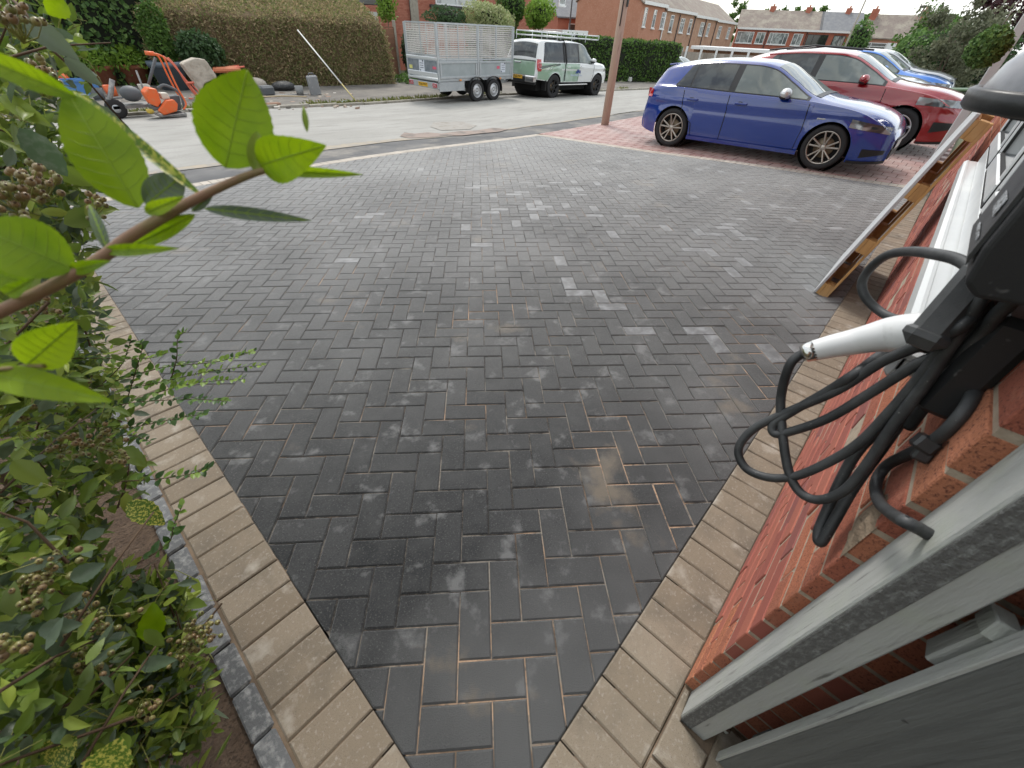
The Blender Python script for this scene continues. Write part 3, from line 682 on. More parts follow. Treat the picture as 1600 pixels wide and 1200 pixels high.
# ================================================================ planting
def leafcloud(mb, P, Nrm, size, rnd, rn, elong=1.7, jitter=.9, fold=.25, var=.5):
    """P (n,3) positions, Nrm preferred normals; appends rhombic folded leaves"""
    n = len(P)
    nr = Nrm + rn.normal(0, jitter, (n, 3)); nr /= np.linalg.norm(nr, axis=1)[:, None]+1e-9
    a = rn.normal(0, 1, (n, 3)); a -= nr*(a*nr).sum(1)[:, None]; a /= np.linalg.norm(a, axis=1)[:, None]+1e-9
    b = np.cross(nr, a); s = size*(1+var*rn.uniform(-1, 1, n))[:, None]
    h = s/elong*.5
    v = np.empty((n, 4, 3)); v[:, 0] = P; v[:, 1] = P+a*s*.5+b*h+nr*s*fold*.5; v[:, 2] = P+a*s; v[:, 3] = P+a*s*.5-b*h+nr*s*fold*.5
    o = len(mb.v); mb.v += [tuple(q) for q in v.reshape(-1, 3)]
    F = []
    for i in range(n): k = o+4*i; F += [(k, k+1, k+2), (k, k+2, k+3)]
    mb.f += F; mb.m += [0]*len(F); mb.sm += [False]*len(F); rnd += list(np.repeat(rn.random(n), 2))
def surf(fn, n, rn):
    uv = rn.random((n, 2)); P = []; N_ = []
    for u, v in uv:
        p = np.array(fn(u, v)); e = 1e-3; du = np.array(fn(min(u+e, 1), v))-np.array(fn(max(u-e, 0), v)); dv = np.array(fn(u, min(v+e, 1)))-np.array(fn(u, max(v-e, 0)))
        q = np.cross(du, dv); q /= np.linalg.norm(q)+1e-12; P.append(p); N_.append(q)
    return np.array(P), np.array(N_)
def core_from(fn, nu, nv, name, m, parent, disp=.06, rn=rng):
    mb = MB(); V = [np.array(fn(i/(nu-1), j/(nv-1)))+rn.normal(0, disp, 3) for i in range(nu) for j in range(nv)]
    mb.add(V, [(i*nv+j, (i+1)*nv+j, (i+1)*nv+j+1, i*nv+j+1) for i in range(nu-1) for j in range(nv-1)], 0, True)
    return mb.build(name, m, parent)
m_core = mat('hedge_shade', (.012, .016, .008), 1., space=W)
m_corebr = mat('brown_hedge_core', (.20, .145, .085), 1., space=W, bump=(14, 1, .05), var=[(6, (.12, .09, .05), .4, .7, 5)])
m_hdk = leafmat('conifer_green', [(.06, .125, .035), (.10, .20, .055), (.18, .30, .08), (.08, .15, .045)], .6)
m_hbr = leafmat('brown_hedge', [(.34, .27, .14), (.48, .37, .23), (.20, .22, .08), (.40, .32, .19), (.15, .20, .06), (.24, .26, .10)], .8)
m_hmid = leafmat('privet_green', [(.05, .11, .02), (.09, .17, .03), (.13, .24, .045), (.06, .12, .03)], .55)
m_lime = leafmat('lime_leaf', [(.16, .28, .03), (.24, .38, .05), (.12, .22, .03)], .5)
m_varg = leafmat('variegated_cream', [(.42, .45, .22), (.5, .52, .3), (.25, .33, .12), (.38, .42, .2)], .5)
m_dkg = leafmat('dark_shrub', [(.035, .075, .028), (.065, .125, .045), (.045, .09, .03)], .45)
m_olive = leafmat('olive_leaf', [(.12, .135, .075), (.19, .20, .125), (.09, .105, .06), (.25, .26, .17)], .6)
m_purple = leafmat('purple_leaf', [(.05, .018, .022), (.08, .03, .035), (.035, .015, .018)], .6)
m_bark = mat('bark', (.13, .10, .075), .9, bump=(30, 1, .01), var=[(8, (.2, .17, .13), .45, .7, 5)])
def ellipsoid_bush(name, label, cat, c, r, nleaf, size, m, seed, parts=('foliage',), group=None, lump=.25, stem=True, elong=1.7, core=.85):
    rn = np.random.default_rng(seed); z0 = g(c[0], c[1])
    t = thing(name, label, cat, (c[0], c[1], z0), group=group)
    k = 9; lc = rn.normal(0, 1, (k, 3)); lc /= np.linalg.norm(lc, axis=1)[:, None]; lh = rn.uniform(.3, 1, k)
    def rad(d): return 1+lump*np.max(np.clip((d@lc.T-.72)/.28, 0, 1)*lh, axis=-1) - lump*.4
    d = rn.normal(0, 1, (nleaf, 3)); d /= np.linalg.norm(d, axis=1)[:, None]
    rr = rad(d)*np.clip(1-np.abs(rn.normal(0, .13, nleaf)), .4, 1.1)
    P = np.array(c)+d*np.array(r)*rr[:, None]; mb = MB(); rd = []
    leafcloud(mb, P, d, size, rd, rn, elong); mb.build('foliage', m, t, rnd=rd)
    if core:
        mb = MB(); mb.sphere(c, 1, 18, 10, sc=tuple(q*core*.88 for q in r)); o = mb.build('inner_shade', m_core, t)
    if stem: MB().tube([(c[0], c[1], z0-.05), (c[0], c[1], c[2])], [.05*max(r), .03*max(r)], 7).build('trunk', m_bark, t)
    return t

# --- foreground hedge of firethorn at the left --------------------------------
def big_leaf(P0, P1, wid, cup=.18, curl=.12, serr=.0, toward=None, n=9):
    P0 = Vector(P0); P1 = Vector(P1); ax = P1-P0; L = ax.length; x = ax.normalized()
    v = Vector(toward) if toward is not None else (Vector(CAM)-(P0+P1)/2); nrm = (v-x*v.dot(x)).normalized(); y = nrm.cross(x)
    V = []; F = []
    for i in range(n+1):
        t = i/n; w = wid/2*(math.sin(math.pi*min(1, t**.78))**.8 if 0 < t < 1 else .03)
        if serr and 0 < i < n: w *= 1+serr*(1 if i % 2 else -1)
        c = P0+x*L*t+nrm*(curl*L*math.sin(t*math.pi*.9)*.5)
        for k, s_ in enumerate((-1, -.52, 0, .52, 1)): V.append(c+y*w*s_+nrm*(cup*w*abs(s_)))
    for i in range(n):
        for k in range(4): F.append((i*5+k, (i+1)*5+k, (i+1)*5+k+1, i*5+k+1))
    return V, F
m_leafbig = leafmat('backlit_leaf', [(.22, .36, .004), (.27, .42, .006), (.31, .46, .01)], .4, tl=.5, var=[(22, (.16, .29, .004), .45, .65, 5)])
m_leafmid = leafmat('hedge_leaf', [(.10, .17, .03), (.20, .30, .045), (.14, .20, .06), (.38, .47, .08), (.15, .23, .04), (.29, .38, .05)], .38)
m_leafgrey = leafmat('grey_green_leaf', [(.11, .16, .10), (.15, .20, .13), (.08, .135, .07)], .36, var=[(60, (.15, .2, .14), .5, .7, 3)])
m_leafvar = leafmat('spotted_leaf', [(.10, .19, .02), (.12, .22, .03)], .45, var=[(260, (.6, .58, .12), .50, .56, 2)])
m_vein = mat('leaf_vein', (.24, .38, .015), .5)
m_stem = mat('young_stem', (.20, .19, .06), .6, var=[(14, (.26, .15, .09), .4, .6, 4)], bump=(150, .5, .001))
m_twig = mat('twig', (.09, .055, .03), .8)
m_berry = mat('berry', (.20, .19, .06), .4, randcol=[(.16, .17, .05), (.26, .23, .08), (.24, .15, .07), (.14, .17, .04)], coat=.2)
m_calyx = mat('berry_stalk', (.26, .27, .07), .6)
shrub = thing('firethorn_hedge', 'dense berried green hedge filling the left side of the picture', 'hedge', (-.75, .6, 0))
rn = np.random.default_rng(3)
BL = [(40, 130, .85, 90), (20, 20, .9, 70), (60, 250, .8, 80), (40, 350, .85, 90), (90, 320, 1.0, 60), (50, 450, 1.0, 90), (100, 480, 1.2, 60), (60, 540, 1.15, 80), (130, 590, 1.3, 45), (50, 650, 1.0, 90), (130, 650, 1.2, 60), (60, 750, .95, 100), (150, 740, 1.15, 50),
      (40, 860, .9, 100), (130, 850, 1.0, 60), (60, 960, .85, 110), (170, 960, .95, 75), (240, 960, 1.0, 40), (70, 1070, .8, 110), (190, 1060, .9, 80), (260, 1050, .95, 55), (60, 1180, .75, 120), (190, 1170, .85, 90), (270, 1130, .9, 45), (60, 200, 1.1, 100), (0, 600, .7, 80), (0, 900, .65, 80), (20, 1100, .6, 90)]
# deeper mass behind the front growth
Pd = []
for (u, v, d, r) in BL:
    c = at_d(u, v, d); rr = r/FPX*d
    n = 430; q = rn.normal(0, .55, (n, 3)); Pd.append(c+q*rr*np.array([1, 1, 1])-RT*.0)
Pd = np.concatenate(Pd)
bx = np.stack([rn.uniform(-1.3, -.50, 9000), rn.uniform(-1.2, 3.6, 9000), rn.uniform(.02, 1.95, 9000)], 1)
keep = bx[:, 0] < -.60-.10*np.sin(bx[:, 1]*5+bx[:, 2]*4)-.12*(bx[:, 2] < .35)
bx = bx[keep]
keep = np.linalg.norm(bx-CAM, axis=1) > .48; bx = bx[keep]
keep = np.linalg.norm(Pd-CAM, axis=1) > .36; Pd = Pd[keep]
def proj(P):
    d = P-CAM; z = d@FW; return 800+FPX*(d@RT)/z, 600-FPX*(d@UP)/z, z
u_, v_, z_ = proj(bx); lim = np.interp(v_, [0, 150, 450, 520, 650, 800, 1000, 1200], [110, 125, 120, 110, 140, 150, 250, 320])
bx = bx[(z_ < 0) | (u_ < lim)]
u_, v_, z_ = proj(Pd); lim = np.interp(v_, [0, 150, 250, 450, 520, 650, 800, 900, 1000, 1200], [120, 140, 150, 150, 165, 215, 235, 300, 320, 340]); Pd = Pd[(z_ < 0) | (u_ < lim)]
soilhole = lambda P: ~((proj(P)[0] > 150) & (proj(P)[1] > 790) & (proj(P)[1] < 880))
Pd = Pd[soilhole(Pd)]; Pd = Pd[Pd[:, 2] > .03]
def leaves(name, P, size, m, parent, n=5, wid=.42, kind='stuff', rn=rn, big=0):
    mb = MB(); rd = []
    for p in P:
        a = rn.normal(0, 1, 3)+np.array([.5, .1, .35]); a /= np.linalg.norm(a); L = size*rn.uniform(.55, 1.35)
        tw = rn.normal(0, .8, 3)+np.array([.3, 0, .9])
        V, F = big_leaf(p, p+a*L, L*wid*rn.uniform(.75, 1.2), rn.uniform(.05, .5), rn.uniform(-.15, .3), .0, toward=tuple(tw), n=n)
        n0 = len(mb.f); mb.add(V, F, 0, True); rd += [rn.random()]*(len(mb.f)-n0)
    return mb.build(name, m, parent, rnd=rd, kind=kind)
rn.shuffle(Pd); nP = len(Pd)
leaves('foliage', bx[:6500], .05, m_leafmid, shrub, 3)
leaves('foliage', Pd[:int(nP*.50)], .040, m_leafmid, shrub, 4)
leaves('foliage', Pd[int(nP*.50):int(nP*.64)], .042, m_leafgrey, shrub, 4)
# big leaves near the front, each a part of its own
fr_ = [p for p in Pd[int(nP*.66):] if proj(p)[2] < 1.3][:290]
protos = []
for k in range(6):
    V, F = big_leaf((0, 0, 0), (1, 0, 0), rn.uniform(.38, .52), rn.uniform(.1, .45), rn.uniform(-.1, .3), .05, toward=(0, 0, 1), n=10)
    me = bpy.data.meshes.new('leaf'); me.from_pydata([tuple(q) for q in V], [], F); me.materials.append((m_leafmid, m_leafgrey, m_leafmid, m_leafmid, m_leafgrey, m_leafmid)[k])
    me.polygons.foreach_set('use_smooth', [True]*len(F)); protos.append(me)
for p in fr_:
    o = link('leaf', protos[rn.integers(6)], shrub); o.location = Vector(p)-shrub.location
    a = Vector(rn.normal(0, 1, 3)+np.array([.7, .2, .3])).normalized(); o.rotation_mode = 'QUATERNION'; q = a.to_track_quat('X', 'Z')
    o.rotation_quaternion = q @ Vector((1, 0, 0)).rotation_difference(Vector((1, 0, 0))) @ Matrix.Rotation(rn.normal(0, .6), 3, 'X').to_quaternion(); s_ = rn.uniform(.03, .055); o.scale = (s_, s_, s_)
for (P0, P1, w, mt) in (((90, 160, .8), (205, 205, .9), 46, m_leafgrey), ((40, 30, .62), (125, 95, .66), 34, m_leafgrey), ((100, 0, .55), (75, 22, .55), 30, m_leafbig), ((30, 200, .6), (105, 275, .66), 40, m_leafgrey), ((80, 260, .7), (145, 290, .74), 26, m_leafmid), ((100, 90, .7), (160, 135, .74), 22, m_leafgrey), ((0, 150, .7), (85, 200, .72), 26, m_leafmid),
                        ((200, 785, .9), (258, 820, .92), 34, m_leafvar), ((165, 1200, .5), (190, 1150, .5), 62, m_leafvar), ((120, 1150, .6), (75, 1190, .6), 50, m_leafvar), ((235, 1000, .75), (240, 940, .75), 34, m_leafbig), ((110, 905, .6), (165, 880, .62), 28, m_leafgrey), ((60, 985, .6), (130, 975, .62), 28, m_leafgrey), ((220, 1040, .72), (278, 1030, .72), 22, m_leafgrey), ((20, 720, .7), (75, 760, .72), 30, m_leafmid), ((100, 350, .75), (160, 330, .8), 30, m_leafmid), ((20, 400, .65), (60, 470, .66), 34, m_leafmid), ((190, 700, 1.0), (230, 730, 1.0), 24, m_leafmid)):
    a, b = at_d(*P0), at_d(*P1); V, F = big_leaf(a, b, w/FPX*P0[2], .3, .15, .06, n=12); mb = MB(); mb.add(V, F, 0, True); mb.build('leaf', mt, shrub)
# twigs
mb = MB()
for k in range(90):
    p = Pd[rn.integers(nP)]; a = Vector(rn.normal(0, 1, 3)+np.array([.8, .2, .5])).normalized()*rn.uniform(.1, .28); q = Vector(p)
    mb.tube([q-a*.7, q-a*.2+Vector(rn.normal(0, .01, 3)), q+a*.3], [.0028, .002, .0012], 5, cap=False)
for (u0, v0, d0, u1, v1, d1) in ((20, 0, .7, 60, 60, .7), (60, 60, .7, 200, 200, .85), (95, 1010, .6, 240, 800, .75), (130, 1190, .6, 250, 1000, .75), (0, 770, .7, 150, 640, 1.), (0, 1080, .5, 150, 1000, .7)):
    a, b = Vector(at_d(u0, v0, d0)), Vector(at_d(u1, v1, d1)); mb.tube([a, (a+b)/2+Vector((.005, 0, .01)), b], [.0024, .002, .0014], 6)
mb.build('twig', m_twig, shrub, kind='stuff')
mb = MB()
for k in range(420):
    p = Pd[rn.integers(nP)]; a = Vector(rn.normal(0, 1, 3)+np.array([.7, .1, .6])).normalized()*rn.uniform(.04, .11); q = Vector(p); w_ = Vector(rn.normal(0, .012, 3))
    mb.tube([q-a*.5, q+w_, q+a*.6], [.0009, .0008, .0005], 4, cap=False)
mb.build('stalk', m_calyx, shrub, kind='stuff')
for k in range(7):
    x, y = -.75-rn.uniform(0, .3), -.5+k*.5; mb = MB(); p = [Vector((x, y, -.05))]
    for j in range(5): p.append(p[-1]+Vector((rn.normal(.02, .04), rn.normal(0, .05), .3)))
    mb.tube(p, [.022, .019, .015, .012, .008, .005], 8).build('trunk', m_bark, shrub)
# berry clusters: stalks fanning from a point, small round fruit with a dark eye
ico = MB(); ico.sphere((0, 0, 0), 1, 8, 6)
for (u, v, d, n, sp) in ((25, 20, .62, 14, 30), (60, 110, .66, 14, 36), (20, 300, .6, 26, 50), (60, 290, .7, 20, 40), (150, 318, .85, 9, 24), (30, 400, .7, 16, 34), (55, 600, .9, 18, 34), (130, 615, 1.0, 14, 26), (150, 690, .98, 22, 36), (185, 715, 1.0, 10, 16), (70, 890, .72, 26, 44), (45, 930, .7, 14, 30), (150, 965, .82, 24, 40), (130, 1040, .76, 16, 34), (310, 985, .98, 30, 30), (290, 1020, .98, 22, 30), (100, 700, .9, 14, 28), (20, 650, .8, 14, 30), (60, 480, .9, 14, 26), (20, 1010, .6, 12, 30), (230, 1100, .9, 12, 24)):
    d = d*.86; n = int(n*1.25); c = at_d(u, v, d); root = c-RT*.05*d-UP*.015+FW*.03; mb = MB(); ms = MB(); rd = []
    for i in range(n):
        p = c+(RT*rn.normal(0, .5)+UP*rn.normal(0, .42)+FW*rn.normal(0, .3))*sp/FPX*d
        r_ = rn.uniform(.0042, .0058); n0 = len(mb.f); mb.sphere(p, r_, 8, 6); rd += [rn.random()]*(len(mb.f)-n0)
        ms.tube([root, (root+p)/2+rn.normal(0, .002, 3), p], [.0010, .0008, .0007], 4, cap=False)
        ms.sphere(p+(p-root)/np.linalg.norm(p-root)*r_*.9, r_*.35, 5, 4, m=1)
    cl = mb.build('berry_cluster', m_berry, shrub, rnd=rd); ms.build('stalk', [m_calyx, m_twig], cl)

# --- the leafy branch that reaches in front of the camera -------------------------
br = thing('leafy_branch', 'bright green leafy branch reaching across the view in the left foreground', 'branch', at_d(0, 485, .27))
SP = [(-60, 515, .26), (0, 487, .265), (60, 458, .27), (110, 432, .272), (160, 402, .275), (200, 372, .278), (250, 342, .28), (300, 314, .283), (350, 290, .286), (400, 270, .29), (450, 260, .293), (480, 258, .295)]
pts = spl([at_d(*p) for p in SP], 4); MB().tube(pts, list(np.interp(np.linspace(0, 1, len(pts)), [0, .5, .8, 1], [.0042, .0038, .0026, .0010])), 10).build('stem', m_stem, br)
SP2 = [(-60, 585, .24), (0, 577, .245), (50, 572, .25), (70, 572, .25)]
MB().tube(spl([at_d(*p) for p in SP2], 4), .0014, 8).build('stem', m_stem, br)
LV = [((216, 325, .278), (105, 143, .262), 84, m_leafbig, .25, .08), ((352, 262, .286), (386, 110, .28), 102, m_leafbig, .2, .1), ((405, 258, .29), (514, 226, .27), 62, m_leafbig, .15, .35), ((412, 266, .29), (568, 273, .30), 16, m_leafbig, .7, .1), ((320, 326, .283), (488, 345, .30), 20, m_leafgrey, .8, .1),
      ((305, 335, .285), (195, 390, .30), 26, m_leafbig, .5, .1), ((160, 392, .276), (282, 388, .27), 18, m_leafbig, .7, .1), ((228, 320, .28), (288, 272, .29), 46, m_leafgrey, .3, .1), ((228, 332, .28), (290, 306, .27), 20, m_leafbig, .4, .2), ((116, 420, .27), (-45, 350, .25), 88, m_leafbig, .2, .15), ((112, 422, .272), (175, 407, .26), 20, m_leafbig, .6, .1),
      ((40, 440, .268), (-40, 420, .26), 46, m_leafbig, .3, .2), ((10, 460, .266), (60, 430, .25), 20, m_leafbig, .5, .2), ((42, 570, .25), (120, 502, .245), 62, m_leafbig, .3, .1), ((-40, 578, .245), (178, 628, .26), 46, m_leafbig, .35, .1), ((480, 206, .29), (474, 166, .29), 9, m_leafmid, .5, .1), ((318, 308, .283), (118, 145, .30), 20, m_leafvar, .9, .12), ((120, 152, .262), (-70, 72, .24), 34, m_leafbig, .6, .12), ((300, 330, .29), (335, 300, .29), 14, m_leafgrey, .4, .1), ((398, 268, .289), (402, 205, .288), 24, m_leafmid, .4, .2), ((170, 395, .28), (140, 320, .285), 16, m_leafgrey, .8, .1)]
for (a, b, w, mt, cup, curl) in LV:
    V, F = big_leaf(at_d(*a), at_d(*b), w/FPX*a[2], cup, curl, .018, n=26); mb = MB(); mb.add(V, F, 0, True); lf = mb.build('leaf', mt, br)
    mid = [V[i*5+2] for i in range(0, 27, 2)]; veins = MB()
    wd_ = w/FPX*a[2]
    for i in range(4, 23, 3):
        for k_ in (0, 4):
            e1 = V[min(i+3, 26)*5+k_]; m1 = V[min(i+1, 26)*5+(1 if k_ == 0 else 3)]; veins.tube([Vector(V[i*5+2]), Vector(m1), Vector(m1).lerp(Vector(e1), .8)], [.00022, .00018, .0001], 4, cap=False)
    veins.build('leaf_vein', m_vein, lf); MB().tube([Vector(q)-(Vector(FW))*.0001 for q in mid], [.0004]*13+[.0001], 5).build('midrib', m_vein, lf)

# --- small-leaved sprays that lean out over the beige border ----------------------
hon = thing('box_honeysuckle', 'small leaved shrub with thin sprays leaning out over the beige border', 'shrub', (-.62, .75, 0))
SPR = [((150, 605, 1.2), (250, 575, 1.16), (340, 565, 1.12), (398, 548, 1.10)), ((180, 612, 1.2), (260, 595, 1.16), (330, 580, 1.12), (412, 570, 1.1)), ((150, 645, 1.15), (240, 615, 1.12), (310, 598, 1.08), (382, 592, 1.06)), ((140, 640, 1.1), (220, 628, 1.08), (300, 624, 1.05), (356, 627, 1.04)), ((130, 668, 1.1), (200, 668, 1.05), (270, 655, 1.02), (318, 647, 1.)), ((190, 752, .95), (250, 748, .94), (300, 740, .93), (328, 731, .92)), ((200, 620, 1.18), (212, 580, 1.16), (222, 545, 1.14), (218, 535, 1.14)), ((268, 590, 1.15), (276, 560, 1.13), (278, 530, 1.12), (290, 518, 1.12)),
       ((215, 880, .85), (262, 850, .84), (272, 820, .83), (285, 790, .82)), ((160, 600, 1.2), (190, 570, 1.2), (200, 545, 1.2), (205, 530, 1.2)), ((100, 560, 1.15), (160, 560, 1.15), (230, 560, 1.13), (260, 552, 1.12)), ((90, 700, 1.0), (150, 690, 1.), (200, 680, 1.), (235, 690, .98))]
for S in SPR:
    pts = [Vector(q) for q in spl([at_d(*p) for p in S], 8)]
    st = MB().tube(pts, list(np.linspace(.0016, .0007, len(pts))), 5).build('stem', m_twig, hon); mb = MB(); rd = []
    L = sum((pts[i+1]-pts[i]).length for i in range(len(pts)-1)); k = int(L/.0085); ii = np.linspace(2, len(pts)-1.01, k)
    for j, s_ in enumerate(ii):
        i = int(s_); p = pts[i].lerp(pts[i+1], s_-i); t_ = (pts[i+1]-pts[i]).normalized(); sd_ = t_.cross(Vector((rn.normal(0, .4), rn.normal(0, .4), 1))).normalized()*(1 if j % 2 else -1)
        a = (sd_+t_*.5+Vector((0, 0, rn.uniform(-.3, .6)))).normalized(); ln = .024*rn.uniform(.7, 1.25)*(1.1-.5*j/k)
        V, F = big_leaf(p, p+a*ln, ln*.62, .2, .1, 0, toward=tuple(Vector((rn.normal(0, .4), rn.normal(0, .4), 1))), n=4); n0 = len(mb.f); mb.add(V, F, 0, True); rd += [min(.999, .45*j/k+rn.random()*.5)]*(len(mb.f)-n0)
    mb.build('leaf_row', m_spray if 'm_spray' in globals() else globals().setdefault('m_spray', leafmat('spray_leaf', [(.035, .085, .02), (.06, .13, .03), (.14, .25, .04), (.24, .36, .05)], .35)), st, rnd=rd)
# ================================================================ vehicles
def pchip(xs, ys):
    xs = np.array(xs, float); ys = np.array(ys, float); h = np.diff(xs); dl = np.diff(ys)/h; m = np.zeros(len(xs))
    for i in range(1, len(xs)-1):
        if dl[i-1]*dl[i] > 0: w1 = 2*h[i]+h[i-1]; w2 = h[i]+2*h[i-1]; m[i] = (w1+w2)/(w1/dl[i-1]+w2/dl[i])
    m[0] = dl[0]; m[-1] = dl[-1]
    def f(x):
        x = min(max(x, xs[0]), xs[-1]); i = min(max(int(np.searchsorted(xs, x))-1, 0), len(h)-1); t = (x-xs[i])/h[i]
        return float((2*t**3-3*t**2+1)*ys[i]+(t**3-2*t**2+t)*h[i]*m[i]+(-2*t**3+3*t**2)*ys[i+1]+(t**3-t**2)*h[i]*m[i+1])
    return f
m_tyre = mat('tyre', (.018, .018, .019), .8, bump=(60, .4, .002))
m_rim = mat('alloy_bronze', (.42, .38, .34), .3, .9)
m_rims = mat('alloy_silver', (.6, .6, .6), .3, .9)
m_rimb = mat('alloy_black', (.03, .03, .032), .3, .5)
m_galvw = mat('steel_wheel', (.5, .51, .52), .4, .8)
m_disc = mat('brake_disc', (.25, .2, .14), .5, .8)
m_under = mat('underbody', (.008, .008, .008), .9)
m_trim = mat('black_trim', (.015, .015, .016), .4)
m_cglass = mat('car_glass', (.13, .155, .148), .04, spec=.6, var=[(2.2, (.19, .22, .21), .45, .58, 3)])
m_cglassd = mat('tinted_car_glass', (.035, .04, .043), .04, spec=.6, var=[(3, (.07, .08, .08), .48, .60, 3)])
m_lampc = mat('lamp_clear', (.30, .32, .33), .1, .3, coat=1., var=[(5, (.05, .055, .06), .46, .52, 1)])
m_lampr = mat('lamp_red', (.45, .012, .02), .12, coat=1., var=[(9, (.25, .005, .01), .5, .6, 2)])
m_chrome = mat('bright_metal', (.65, .65, .66), .15, 1.)
def paint(name, c, fl=.0): return mat(name, c, .28, .0, coat=1., spec=.6)
def wheel(parent, x, y, r, side, rimm, w=.215, spokes=5, split=True, rr=.70, steel=False):
    wz = thing('wheel', '', ''); del wz['label']; del wz['category']; wz.parent = parent; wz.location = (x, y, r); s = side
    h = w/2
    prof = [(r*rr, -h*.8), (r*.80, -h), (r*.93, -h*.96), (r*.985, -h*.80), (r, -h*.5), (r, h*.5), (r*.985, h*.80), (r*.93, h*.96), (r*.80, h), (r*rr, h*.8)]
    MB().lathe(prof, axis='Y', n=44).build('tyre', m_tyre, wz, local=True)
    f = s*h; mb = MB(); ri = r*rr
    mb.lathe([(ri*1.005, f*.86), (ri*.985, f*.90), (ri*.93, f*.86), (ri*.90, f*.6), (ri*.88, -f*.5)], axis='Y', n=44)
    for k in range(spokes):
        a = 2*math.pi*k/spokes+.3
        for da in ((-.17, .17) if split else (0,)):
            p0 = (ri*.16*math.cos(a+da*.9), f*.70, ri*.16*math.sin(a+da*.9)); p1 = (ri*.93*math.cos(a+da*1.35), f*.84, ri*.93*math.sin(a+da*1.35))
            mb.beam(p0, p1, .024*(1 if split else 1.9), .03, ch=.005, up=(0, 1, 0))
    mb.lathe([(0, f*.80), (ri*.12, f*.80), (ri*.21, f*.74), (ri*.22, f*.5)], axis='Y', n=20)
    mb.build('rim', rimm, wz, local=True)
    if steel: mb = MB(); mb.lathe([(0, f*.62), (ri*.3, f*.62), (ri*.42, f*.78), (ri*.6, f*.74), (ri*.72, f*.45), (ri*.9, f*.42)], axis='Y', n=36); mb.build('wheel_disc', rimm, wz, local=True)
    mb = MB(); mb.lathe([(0, f*.28), (ri*.62, f*.28), (ri*.62, f*.16)], axis='Y', n=30); mb.build('brake_disc', m_disc, wz, local=True)
    mb = MB(); mb.lathe([(0, f*.0), (ri*.88, f*.0)], axis='Y', n=30); mb.build('wheel_back', m_under, wz, local=True)
    return wz
